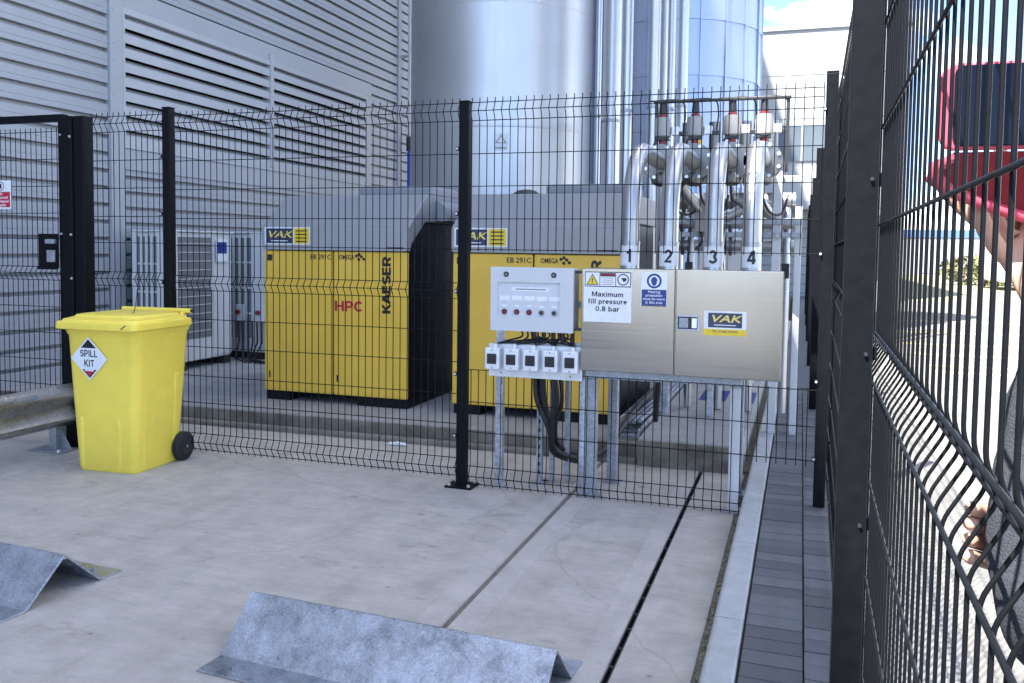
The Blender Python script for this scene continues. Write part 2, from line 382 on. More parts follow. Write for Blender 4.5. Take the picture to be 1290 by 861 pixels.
def poly(c, u, v, pts, t, off=0.0):
    c, u, v = Vector(c), Vector(u).normalized(), Vector(v).normalized(); nn = u.cross(v); n = len(pts); vs = []
    for dz in (off, off+t): vs += [c+u*a+v*b+nn*dz for a, b in pts]
    return MB().add(vs, [tuple(range(n, 2*n))]+[(j, (j+1) % n, n+(j+1) % n, n+j) for j in range(n)])
XA, ZA = (1, 0, 0), (0, 0, 1)

# a plain sans letterform set drawn as ribbons, for the large painted lettering
def _arc(cx, cy, rx, ry, a0, a1, n=8): return [(cx+rx*math.cos(R_(a0+(a1-a0)*k/n)), cy+ry*math.sin(R_(a0+(a1-a0)*k/n))) for k in range(n+1)]
GL = {
 'K': (0.72, [[(0.1, 0), (0.1, 1)], [(0.64, 1), (0.16, 0.42)], [(0.30, 0.58), (0.67, 0)]]),
 'A': (0.76, [[(0.06, 0), (0.36, 1)], [(0.40, 1), (0.70, 0)], [(0.18, 0.27), (0.58, 0.27)]]),
 'E': (0.66, [[(0.60, 0.91), (0.1, 0.91), (0.1, 0.09), (0.61, 0.09)], [(0.19, 0.51), (0.56, 0.51)]]),
 'S': (0.68, [_arc(0.34, 0.70, 0.23, 0.21, 20, 255, 9)+_arc(0.34, 0.30, 0.245, 0.21, 80, -160, 9)]),
 'R': (0.72, [[(0.1, 0), (0.1, 0.91), (0.40, 0.91)]+_arc(0.40, 0.68, 0.21, 0.23, 80, -90, 7)+[(0.19, 0.45)], [(0.40, 0.44), (0.63, 0)]]),
 'H': (0.74, [[(0.1, 0), (0.1, 1)], [(0.64, 0), (0.64, 1)], [(0.19, 0.5), (0.55, 0.5)]]),
 'P': (0.67, [[(0.1, 0), (0.1, 0.91), (0.36, 0.91)]+_arc(0.36, 0.67, 0.22, 0.24, 80, -90, 7)+[(0.19, 0.43)]]),
 'C': (0.72, [_arc(0.38, 0.5, 0.28, 0.41, 42, 318, 14)]),
 'I': (0.28, [[(0.14, 0), (0.14, 1)]]),
 'L': (0.60, [[(0.1, 1), (0.1, 0.09), (0.57, 0.09)]]),
 'T': (0.62, [[(0.02, 0.91), (0.60, 0.91)], [(0.31, 0), (0.31, 0.82)]]),
 'M': (0.88, [[(0.1, 0), (0.1, 1)], [(0.78, 0), (0.78, 1)], [(0.15, 0.95), (0.44, 0.1), (0.73, 0.95)]]),
 'a': (0.58, [_arc(0.29, 0.52, 0.19, 0.13, 160, 0, 7)+[(0.48, 0.0)], [(0.40, 0.37)]+_arc(0.25, 0.21, 0.16, 0.14, 90, 270, 8)+[(0.40, 0.14)]]),
 'x': (0.56, [[(0.05, 0.70), (0.50, 0)], [(0.50, 0.70), (0.31, 0.40)], [(0.24, 0.30), (0.05, 0)]]),
 'i': (0.26, [[(0.13, 0), (0.13, 0.70)], [(0.13, 0.84), (0.13, 1.0)]]),
 'l': (0.26, [[(0.13, 0), (0.13, 1)]]),
 'm': (0.88, [[(0.1, 0), (0.1, 0.70)], [(0.19, 0.48)]+_arc(0.29, 0.50, 0.14, 0.13, 150, 0, 6)+[(0.43, 0)], [(0.52, 0.48)]+_arc(0.63, 0.50, 0.14, 0.13, 150, 0, 6)+[(0.77, 0)]]),
 'u': (0.60, [[(0.1, 0.70), (0.1, 0.24)]+_arc(0.28, 0.22, 0.18, 0.15, 190, 340, 7), [(0.48, 0.0), (0.48, 0.70)]]),
 'f': (0.36, [[(0.16, 0), (0.16, 0.78)]+_arc(0.30, 0.80, 0.14, 0.12, 165, 85, 5), [(0.03, 0.63), (0.10, 0.63)], [(0.22, 0.63), (0.34, 0.63)]]),
 'p': (0.62, [[(0.1, -0.26), (0.1, 0.70)], [(0.19, 0.5)]+_arc(0.32, 0.35, 0.19, 0.26, 120, -120, 10)+[(0.19, 0.2)]]),
 'b': (0.62, [[(0.1, 0), (0.1, 1)], [(0.19, 0.5)]+_arc(0.32, 0.35, 0.19, 0.26, 120, -120, 10)+[(0.19, 0.2)]]),
 'r': (0.40, [[(0.1, 0), (0.1, 0.70)], [(0.19, 0.45)]+_arc(0.33, 0.45, 0.14, 0.17, 150, 85, 5)+[(0.38, 0.62)]]),
 'e': (0.58, [[(0.12, 0.36), (0.49, 0.36)]+_arc(0.30, 0.35, 0.20, 0.26, 10, 310, 12)]),
 's': (0.54, [_arc(0.27, 0.49, 0.17, 0.13, 20, 255, 8)+_arc(0.27, 0.20, 0.18, 0.13, 80, -160, 8)]),
 '.': (0.26, [[(0.13, 0), (0.13, 0.16)]]),
 ' ': (0.30, []),
 '0': (0.62, [_arc(0.31, 0.5, 0.21, 0.41, 90, 447, 16)]),
 '8': (0.62, [_arc(0.31, 0.72, 0.19, 0.19, 270, 627, 12), _arc(0.31, 0.27, 0.22, 0.20, 90, 447, 12)]),
 '1': (0.62, [[(0.38, 0), (0.38, 1)], [(0.14, 0.70), (0.29, 0.76)]]),
 '2': (0.62, [_arc(0.31, 0.68, 0.21, 0.23, 170, -35, 9)+[(0.12, 0.09), (0.56, 0.09)]]),
 '3': (0.62, [_arc(0.29, 0.70, 0.19, 0.20, 165, -80, 9), _arc(0.29, 0.28, 0.23, 0.20, 75, -165, 9)]),
 '4': (0.62, [[(0.44, 0), (0.44, 1)], [(0.36, 0.93), (0.07, 0.27), (0.35, 0.27)], [(0.53, 0.27), (0.60, 0.27)]]),
}
def stext(body, h, pos, m_, parent, u=(1, 0, 0), v=(0, 0, 1), width=None, w=0.2, gap=0.06, name='lettering'):
    U, V = Vector(u).normalized(), Vector(v).normalized(); N = U.cross(V); pos = Vector(pos)
    tot = sum(GL[c][0]+gap for c in body)-gap
    kx = (width/tot) if width else h
    b = MB(); x = -tot/2; lay = 0
    for c in body:
        adv, strokes = GL[c]
        for st in strokes:
            P = [Vector((x+p[0], p[1]-0.5)) for p in st]; L, Rr = [], []
            for i, p in enumerate(P):
                a = (P[i]-P[i-1]).normalized() if i > 0 else None
                d = (P[i+1]-P[i]).normalized() if i < len(P)-1 else None
                t = (a+d).normalized() if (a and d and (a+d).length > 1e-3) else (a or d)
                n_ = Vector((-t.y, t.x)); k = 1.0
                if a and d: k = min(1.6, 1/max(0.5, n_.dot(Vector((-a.y, a.x)))))
                L.append(p+n_*w/2*k); Rr.append(p-n_*w/2*k)
            z0 = 0.0001*(lay % 4); lay += 1
            def Q(q, dz): return pos+U*(q.x*kx)+V*(q.y*h)+N*(z0+dz)
            vs = [Q(q, 0.0004) for q in L]+[Q(q, 0.0004) for q in Rr]; n = len(L)
            b.add(vs, [(i, n+i, n+i+1, i+1) for i in range(n-1)])
        x += adv+gap
    me = bpy.data.meshes.new(name); me.from_pydata(b.v, [], b.f)
    return link(name, me, m_, parent)

# ------------------------------------------------------------------ ground, slabs, drain, kerb, paving
struct(MB().box(-350, 350, -350, 350, -0.6, -0.12).build('ground', 'ground'))
yard = struct(MB().box(-7.1, -0.28, -3.0, 6.12, -0.118, -0.085).build('concrete_yard', 'soil'))
for x0, x1 in ((-7.1, -4.815), (-4.805, -1.318), (-1.292, -0.621), (-0.597, -0.322)):
    MB().box(x0, x1, -3.0, 6.0, -0.084, 0.0).build('slab', 'concrete', yard, bevel=0.006)
MB().box(-1.32, -1.29, -3.0, 6.0, -0.08, -0.005).build('joint_filler', 'sealant', yard)
MB().box(-4.82, -4.80, -3.0, 6.0, -0.08, -0.007).build('joint_filler', 'sealant', yard)
for x0_, x1_ in ((-1.435, -1.322), (-1.288, -1.175), (-0.722, -0.623)):
    MB().box(x0_, x1_, -2.9, 5.98, 0.0004, 0.0022).build('trowelled_margin', 'margin', yard)
drain = thing('slot_drain', 'narrow black slot drain crossing the concrete yard beside the kerb', 'drain', (-0.609, 3.0, 0))
MB().box(-0.630, -0.588, -3.0, 6.0, -0.0845, -0.075).build('drain_bed', 'void', drain)
MB().box(-0.6205, -0.6165, -3.0, 6.0, -0.075, -0.004).build('drain_edge', 'dark', drain)
MB().box(-0.6015, -0.5975, -3.0, 6.0, -0.075, -0.004).build('drain_edge', 'dark', drain)
brm = MB().box(-0.616, -0.602, -0.005, 0.005, -0.02, -0.004).mesh('drain_bar'); brm.materials.append(K['dark'])
yy = 2.2
while yy < 6.0:
    inst('drain_bar', brm, drain, (0, yy+random.uniform(-0.015, 0.015), 0)); yy += 0.165
mo = MB()
for i in range(900):
    y = random.uniform(1.6, 6.0); mo.blob((random.uniform(-0.321, -0.284), y, random.uniform(-0.020, -0.006)), (random.uniform(0.004, 0.012), random.uniform(0.006, 0.02), random.uniform(0.004, 0.010)))
mo.box(-0.3215, -0.2795, -3.0, 6.0, -0.08, -0.010)
tag(mo.build('moss_strip', 'moss'), 'grit and moss filling the gap along the kerb edge', 'moss', kind='stuff')
kerb = struct(MB().box(-0.279, -0.166, -3.0, 30.0, -0.118, -0.03).build('kerb', 'soil'))
for i in range(20):
    y0 = 0.6+i*0.916
    MB().prism([(-0.279, -0.03), (-0.279, 0.088), (-0.272, 0.099), (-0.262, 0.1015), (-0.176, 0.1015), (-0.170, 0.098), (-0.1665, 0.09), (-0.1665, -0.03)], y0+0.003, y0+0.913, 'y').build('kerb_stone', 'kerb', kerb, bevel=0.003)
footway = struct(MB().box(-0.164, 0.60, -3.0, 30.0, -0.118, 0.078).build('pavement', 'soil'))
pm = []
for kk in range(3):
    b = MB().box(-0.1005, 0.1005, -0.0505, 0.0505, 0.078, 0.098)
    me = b.mesh('paver'); me.materials.append(K['pavers'][kk]); pm.append(me)
def pave(x, y, parent):
    o = inst('paver', random.choice(pm), parent, (x, y, random.uniform(-0.0015, 0.002))); o.rotation_euler = (random.uniform(-0.008, 0.008), random.uniform(-0.006, 0.006), random.uniform(-0.006, 0.006))
for ci, cx in enumerate((-0.056, 0.152)):
    y = 2.0+ci*0.05
    while y < 9.4:
        pave(cx, y, footway); y += 0.1055
tag(MB().box(-0.160, 0.26, 9.5, 30, 0.0785, 0.0975).build('paver_run', K['pavers'][0], footway), kind='stuff')
tag(MB().box(0.262, 0.598, -3, 30, 0.0785, 0.0975).build('paver_run', K['pavers'][1], footway), kind='stuff')
tag(MB().box(-0.160, 0.26, -3, 1.93, 0.0785, 0.0975).build('paver_run', K['pavers'][2], footway), kind='stuff')
road = struct(MB().box(0.61, 120, -30, 29.5, -0.119, 0.07).build('road', 'road'))
for y0, w in ((11.6, 0.16), (12.3, 0.12), (13.6, 0.22), (15.2, 0.2), (17.5, 0.28), (20.5, 0.3)):
    struct(MB().box(1.6, 60, y0, y0+w, 0.0705, 0.075).build('yellow_line', 'roadyellow'))
struct(MB().box(3.2, 120, 29.6, 70, -0.119, 0.05).build('grass_verge', 'grass'))

# equipment plinth behind the fence
plinth = struct(MB().box(-7.1, -0.335, 6.13, 17.0, -0.118, 0.13).build('concrete_plinth', 'plinth', bevel=0.01))
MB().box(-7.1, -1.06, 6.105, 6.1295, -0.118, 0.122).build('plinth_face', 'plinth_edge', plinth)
for i in range(6):
    x0 = -7.1+i*1.006
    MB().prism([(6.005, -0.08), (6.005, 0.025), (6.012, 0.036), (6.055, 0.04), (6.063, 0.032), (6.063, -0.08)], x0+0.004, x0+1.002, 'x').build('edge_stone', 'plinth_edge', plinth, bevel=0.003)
pad = MB().box(-1.055, -0.34, 5.985, 9.8, -0.10, 0.192).build('raised_pad', 'plinth', plinth, bevel=0.012)
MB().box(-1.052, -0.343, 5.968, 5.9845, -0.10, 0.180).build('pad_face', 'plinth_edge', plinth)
for (x0, x1) in ((-0.83, -0.60), (-0.43, -0.36)):
    MB().box(x0, x1, 7.75, 8.35, 0.1925, 0.1955).build('blue_patch', 'bluepatch', plinth)  # dark blue patches laid flat on the pad
yard2 = struct(MB().box(-0.335, -0.281, 6.0, 30.0, -0.118, 0.02).build('gutter', 'moss'))

# ------------------------------------------------------------------ warehouse wall on the left
XW = -7.1
wh = thing('warehouse_building', 'tall grey clad warehouse with a wide louvre, filling the left side', 'building', (XW, 8, 0))
MB().box(-40, -7.42, -16, 12, -0.1, 24.0).build('wall_core', 'clad', wh)
MB().box(-40, -7.42, 12.002, 48, -0.1, 27.4).build('wall_core', 'clad', wh)  # unseen rear height raised so its shade slants across the white shed
MB().box(-7.418, -7.165, -16, 7.62, -0.1, 23.9).build('wall_sheet', 'clad', wh)
MB().box(-7.418, -7.165, 7.622, 13.36, 4.12, 23.9).build('wall_sheet', 'clad', wh)
MB().box(-7.418, -7.165, 7.622, 13.36, -0.1, 2.53).build('wall_sheet', 'clad', wh)
MB().box(-7.418, -7.165, 13.362, 48, -0.1, 23.9).build('wall_sheet', 'clad', wh)
def plank_mesh(L, h):
    g = 0.038
    me = MB().prism([(-7.166, h), (XW-0.012, h-0.001), (XW, h-0.010), (XW, g+0.060), (XW-0.003, g+0.057), (XW-0.003, g+0.052), (XW, g+0.049), (XW, g+0.004), (XW-0.004, g), (-7.1655, g+0.004)], 0, L, 'y').mesh('cladding_panel')
    me.materials.append(K['clad']); me.shade_smooth(); me.set_sharp_from_angle(angle=R_(25)); return me
PL = 0.1825
seg_left = plank_mesh(4.52, PL)
z = 3.734-PL*20
while z < 6.4:
    inst('cladding_panel', seg_left, wh, (0, 3.0, z)); z += PL
PR = 0.1715
seg_r, seg_a, seg_b = plank_mesh(6.78, PR), plank_mesh(1.02, PR), plank_mesh(4.3, PR)
z = 4.800-PR*28
while z < 7.2:
    if z < 2.33 or z > 4.27: inst('cladding_panel', seg_r, wh, (0, 7.715, z))
    else: inst('cladding_panel', seg_a, wh, (0, 13.475, z))
    inst('cladding_panel', seg_b, wh, (0, 14.63, z)); z += PR
MB().box(-40, -6.0, 17.3, 47.9, -0.1, 22.0).build('sky_block_wall', 'clad', wh)  # added wall hidden behind the silo to block sky and cast shade
# flashings
MB().box(-7.164, -7.068, 7.525, 7.712, -0.1, 12).build('flashing', 'flash', wh, bevel=0.006)
MB().box(-7.164, -7.085, 7.714, 13.47, 4.085, 4.30).build('flashing', 'flash', wh, bevel=0.004)
MB().box(-7.164, -7.085, 7.714, 13.47, 2.33, 2.56).build('flashing', 'flash', wh, bevel=0.004)
MB().box(-7.164, -7.083, 13.30, 13.472, 2.562, 4.083).build('flashing', 'flash', wh, bevel=0.004)
MB().box(-7.164, -7.075, 14.50, 14.625, -0.1, 12).build('corner_trim', 'flash', wh, bevel=0.004)
rv = MB()
for k in range(34):
    zz = 2.2+k*0.1825
    if zz < 6.5: rv.cyl((-7.068, 7.565, zz), (-7.063, 7.565, zz), 0.008, 6)
rv.build('rivet', 'galvdull', wh)
lv = MB().box(-7.41, -7.36, 7.622, 13.36, 2.53, 4.12).build('louvre_back', 'void', wh)  # dark sheet painted as the shade behind the slats
louv = MB().box(-7.20, -7.072, 7.714, 13.298, 4.012, 4.083).build('louvre', 'louvre', wh, bevel=0.004)
MB().box(-7.20, -7.072, 7.714, 13.298, 2.562, 2.60).build('louvre_sill', 'louvre', louv, bevel=0.003)
MB().box(-7.20, -7.070, 7.714, 7.740, 2.602, 4.010).build('louvre_jamb', 'louvre', louv)
MB().box(-7.20, -7.070, 13.272, 13.298, 2.602, 4.010).build('louvre_jamb', 'louvre', louv)
MB().box(-7.20, -7.062, 10.475, 10.545, 2.602, 4.18).build('mullion', 'louvre', louv, bevel=0.004)
def slat_mesh(L):
    me = MB().prism([(-7.185, 0.150), (-7.178, 0.158), (-7.086, 0.098), (-7.078, 0.090), (-7.078, 0.0), (-7.086, 0.0), (-7.090, 0.082)], 0, L, 'y').mesh('slat')
    me.materials.append(K['louvre']); return me
s1, s2 = slat_mesh(2.733), slat_mesh(2.725)
for k in range(9):
    zz = 2.602+k*0.1575
    inst('slat', s1, louv, (0, 7.741, zz)); inst('slat', s2, louv, (0, 10.546, zz))
# downpipe by the wall
dp = thing('downpipe', 'slim grey pipe with blue lower length beside the wall corner', 'pipe', (-6.9, 14.55, 0.13))
MB().cyl((-6.93, 14.66, 3.45), (-6.93, 14.66, 12), 0.032, 14).build('pipe', 'offwhite', dp, smooth=40)
MB().cyl((-6.93, 14.66, 0.13), (-6.93, 14.66, 3.30), 0.036, 14).build('pipe', 'bluepipe', dp, smooth=40)
MB().cyl((-6.93, 14.66, 3.30), (-6.93, 14.66, 3.56), 0.055, 14).build('coupling', 'dark', dp, smooth=40)
for zz in (1.2, 2.4, 5.0): MB().box(-7.07, -6.92, 14.64, 14.68, zz, zz+0.05).build('bracket', 'galvdull', dp)

# ------------------------------------------------------------------ silos
SC = Vector((-3.97, 11.32, 0.13)); SR = 1.23
silo = thing('storage_silo', 'smooth satin steel silo standing behind the yellow blowers', 'silo', SC)
cuts = [0.0, 1.35, 2.90, 4.42, 7.6, 11.0, 15.0]
for a, b in zip(cuts[:-1], cuts[1:]):
    MB().lathe(SC, [(SR, a+0.004), (SR, b-0.004)], 128).build('shell', 'tank', silo, smooth=30)
for a in cuts[1:-1]:
    MB().lathe(SC, [(SR-0.001, a-0.016), (SR+0.003, a-0.008), (SR+0.003, a+0.008), (SR-0.001, a+0.016)], 128, cap=False).build('weld_seam', 'tank', silo, smooth=60)
MB().lathe(SC, [(SR+0.10, 0), (SR+0.10, 0.03), (SR+0.006, 0.031), (SR+0.006, 0.16)], 96).build('base_ring', 'tank', silo, smooth=30)
MB().lathe(SC, [(SR, 14.996), (SR*0.7, 15.5), (0.2, 15.9)], 96).build('roof', 'tank', silo, smooth=30)
dn = Vector((0, 0, 1.5))-SC; th = math.atan2(dn.y, dn.x)-R_(20)
def on_silo(t, z, off): return Vector((SC.x+(SR+off)*math.cos(t), SC.y+(SR+off)*math.sin(t), z))
th = math.atan2(-10.2, 3.6)
pn = on_silo(th, 2.83, 0.004); uu = Vector((-math.sin(th), math.cos(th), 0))
hs = plate(pn, uu, ZA, 0.17, 0.20, 0.002).build('hazard_sticker', 'offwhite', silo)
poly(pn, uu, ZA, [(-0.075, -0.02), (0.075, -0.02), (0, 0.09)], 0.002, 0.0025).build('warning_triangle', 'midgrey', hs)
poly(pn, uu, ZA, [(-0.045, -0.008), (0.045, -0.008), (0, 0.060)], 0.002, 0.005).build('warning_symbol', 'offwhite', hs)
plate(pn+Vector((0, 0, -0.075)), uu, ZA, 0.14, 0.022, 0.002, 0.0025).build('notice_text', 'midgrey', hs)

S2 = Vector((-1.92, 13.36, 0.13)); NS = 21
silo2 = thing('clad_silo', 'bluish clad silo with vertical sheet seams behind the valve pipes', 'silo', S2)
RH = 0.76; dA = 2*math.pi/NS
def sheet(z0, z1):
    vs, fs = [], []; n = 6
    for zz, dr in ((z0, 0.010), (z1, 0.0)):
        for j in range(n+1):
            t = dA*1.03*j/n; rr = SR+dr+0.030*j/n; vs.append((rr*math.cos(t), rr*math.sin(t), zz))
    for j in range(n): fs.append((j, j+1, n+1+j+1, n+1+j))
    # returned bottom and side edges give the sheet thickness
    o = len(vs)
    for j in range(n+1):
        t = dA*1.03*j/n; vs.append(((SR-0.004)*math.cos(t), (SR-0.004)*math.sin(t), z0))
    for j in range(n): fs.append((o+j, o+j+1, j+1, j))
    vs += [((SR-0.004)*math.cos(dA*1.03), (SR-0.004)*math.sin(dA*1.03), z1)]
    fs.append((n, o+n, len(vs)-1, 2*n+1))
    q = len(vs)
    for zz in (z0, z1):
        for rr, tt in ((SR, -0.004), (SR+0.056, -0.004), (SR+0.056, 0.008), (SR, 0.008)): vs.append((rr*math.cos(tt), rr*math.sin(tt), zz))
    fs += [(q, q+1, q+5, q+4), (q+1, q+2, q+6, q+5), (q+2, q+3, q+7, q+6)]
    me = MB().add(vs, fs).mesh('cladding_sheet'); me.materials.append(K['tank2']); me.shade_smooth(); me.set_sharp_from_angle(angle=R_(30)); return me
shm = sheet(0, RH-0.002)
for r in range(8):
    for k in range(NS):
        t = R_(-90)-dA*9.6+dA*k
        if k < 18:
            o = inst('cladding_sheet', shm, silo2, (S2.x, S2.y, S2.z+r*RH)); o.rotation_euler = (0, 0, t)
MB().lathe(S2, [(SR-0.006, 0), (SR-0.006, 8*RH-0.01)], 84).build('inner_shell', 'tank2', silo2, smooth=30)
MB().lathe(S2, [(SR, 8*RH), (SR, 15), (0.2, 15.8)], 84).build('shell', 'tank2', silo2, smooth=30)

# vertical riser pipes in front of the silos
RP = [(753.5, 10.3, 0.037), (790, 10.0, 0.062), (823.5, 9.8, 0.068), (836, 10.3, 0.042), (845, 10.0, 0.042), (860, 9.8, 0.054), (771, 10.75, 0.115)]
RX = [-2.38, -1.972, -1.632, -1.597, -1.47, -1.31, -2.31]
RLAB = ['slim steel riser pipe closest to the smooth silo', 'thick steel riser pipe just right of the wide dull duct', 'thickest bright steel riser pipe, middle of the riser cluster',
        'narrow steel riser pipe just right of the thickest one', 'narrow steel riser pipe, second from the clad silo side', 'bright steel riser pipe furthest right, in front of clad silo', 'wide dull duct standing between the two silos']
for (px, Y, r), X, lb in zip(RP, RX, RLAB):
    t = thing('riser_pipe', lb, 'pipe', (X, Y, 0.13), group='riser pipes in front of the silos')
    MB().cyl((X, Y, 0.134), (X, Y, 13), r, 28).build('pipe', 'pipe', t, smooth=40)
    MB().cyl((X, Y, 0.131), (X, Y, 0.15), r*1.9, 20).build('floor_flange', 'pipe', t, smooth=40)
    for zz in (1.1, 3.1, 6.5):
        MB().lathe((X, Y, zz), [(r+0.001, 0), (r+0.008, 0.003), (r+0.008, 0.037), (r+0.001, 0.04)], 24, cap=False).build('clamp', 'galvdull', t, smooth=40)
        MB().box(X-0.012, X+0.012, Y+r+0.004, Y+r+0.30, zz+0.005, zz+0.035).build('clamp_arm', 'galvdull', t)

# ------------------------------------------------------------------ air conditioning units
def ac_unit(lb, x0, x1, y0, y1, z0, z1):
    t = thing('air_conditioner', lb, 'air conditioner', ((x0+x1)/2, (y0+y1)/2, z0), group='outdoor air conditioners by the wall')
    MB().box(x0+0.03, x1-0.03, y0+0.03, y1-0.03, z0+0.09, z1-0.02).build('body', 'acwhite', t, bevel=0.012)
    MB().box(x0, x1, y0, y1, z1-0.0195, z1).build('top_cover', 'acwhite', t, bevel=0.01)
    # end face towards the fence: frame, grille bars, dark coil
    w = x1-x0; gx0, gx1 = x0+0.10*w, x0+0.56*w
    MB().box(gx0, gx1, y0+0.022, y0+0.0295, z0+0.25, z1-0.06).build('coil', 'greycoil', t)
    MB().box(x0+0.005, gx0, y0+0.0, y0+0.028, z0+0.09, z1-0.021).build('corner_panel', 'acwhite', t, bevel=0.006)
    MB().box(gx1, x1-0.005, y0+0.0, y0+0.028, z0+0.09, z1-0.021).build('corner_panel', 'acwhite', t, bevel=0.006)
    nb = 4
    for k in range(1, nb):
        xx = gx0+(gx1-gx0)*k/nb; MB().box(xx-0.014, xx+0.014, y0+0.004, y0+0.02, z0+0.25, z1-0.06).build('grille_bar', 'acwhite', t)
    for k in range(0, 5):
        zz = z0+0.25+(z1-0.06-z0-0.25)*k/4; MB().box(gx0+0.001, gx1-0.001, y0+0.0215, y0+0.008, zz-0.01, zz+0.01).build('grille_bar', 'acwhite', t)
    # long side towards the yard: recessed coil guard with thin bars
    MB().box(x1-0.0298, x1-0.020, y0+0.05, y0+0.60, z0+0.34, z1-0.07).build('coil', 'greycoil', t, bevel=0.03, seg=4)
    for k in range(11):
        zz = z0+0.42+k*(z1-z0-0.56)/10; MB().box(x1-0.0195, x1-0.010, y0+0.05, y0+0.60, zz-0.004, zz+0.004).build('guard_bar', 'acwhite', t)
    MB().box(x1-0.028, x1-0.018, y0+0.64, y1-0.04, z0+0.12, z1-0.05).build('side_panel', 'acwhite', t, bevel=0.004)
    for yy in (y0+0.12, y1-0.12): MB().box(x0+0.02, x1-0.02, yy-0.05, yy+0.05, z0, z0+0.088).build('foot', 'dark', t)
    return t
ac1 = ac_unit('large cream air conditioner nearest the yellow bin, behind the fence', -6.95, -6.35, 7.66, 8.66, 0.13, 1.665)
ac2 = ac_unit('cream air conditioner with a blue notice, beside the left blower', -6.72, -5.98, 8.92, 9.9, 0.13, 1.675)
nt_ = plate((-6.345, 8.42, 1.45), (0, 1, 0), ZA, 0.20, 0.26, 0.002, 0.0).build('notice', 'paper', ac1)
plate((-6.345, 8.42, 1.48), (0, 1, 0), ZA, 0.17, 0.13, 0.002, 0.0025).build('notice_symbol', 'signblue', nt_)
bx_ = MB()
for xx in (-6.42, -6.22): bx_.box(xx-0.05, xx+0.05, 8.84, 8.915, 0.62, 0.80)
iso = MB().box(-6.47, -6.37, 8.83, 8.918, 0.60, 0.80).build('isolator', 'offwhite', ac2, bevel=0.006)
MB().cyl((-6.42, 8.80, 0.71), (-6.42, 8.828, 0.71), 0.028, 14).build('knob', 'red', iso)
iso = MB().box(-6.19, -6.09, 8.83, 8.918, 0.60, 0.80).build('isolator', 'offwhite', ac2, bevel=0.006)
MB().cyl((-6.14, 8.80, 0.71), (-6.14, 8.828, 0.71), 0.028, 14).build('knob', 'red', iso)
cb = MB()
for q in range(6):
    xx = -6.45+q*0.065; cb.tube([(xx, 8.87, 0.6), (xx+0.02, 8.85, 0.35), (xx+0.06*math.sin(q), 8.80, 0.15), (xx+0.3, 8.6, 0.142)], 0.010, 6)
cb.build('cable', 'cable', ac2, smooth=50)

def rr2(x0, x1, z0, z1, r, n=6):
    pts = []
    for cx, cz, a0 in ((x1-r, z1-r, 0), (x0+r, z1-r, 90), (x0+r, z0+r, 180), (x1-r, z0+r, 270)):
        for k in range(n+1):
            a = R_(a0+90*k/n); pts.append((cx+r*math.cos(a), cz+r*math.sin(a)))
    return pts

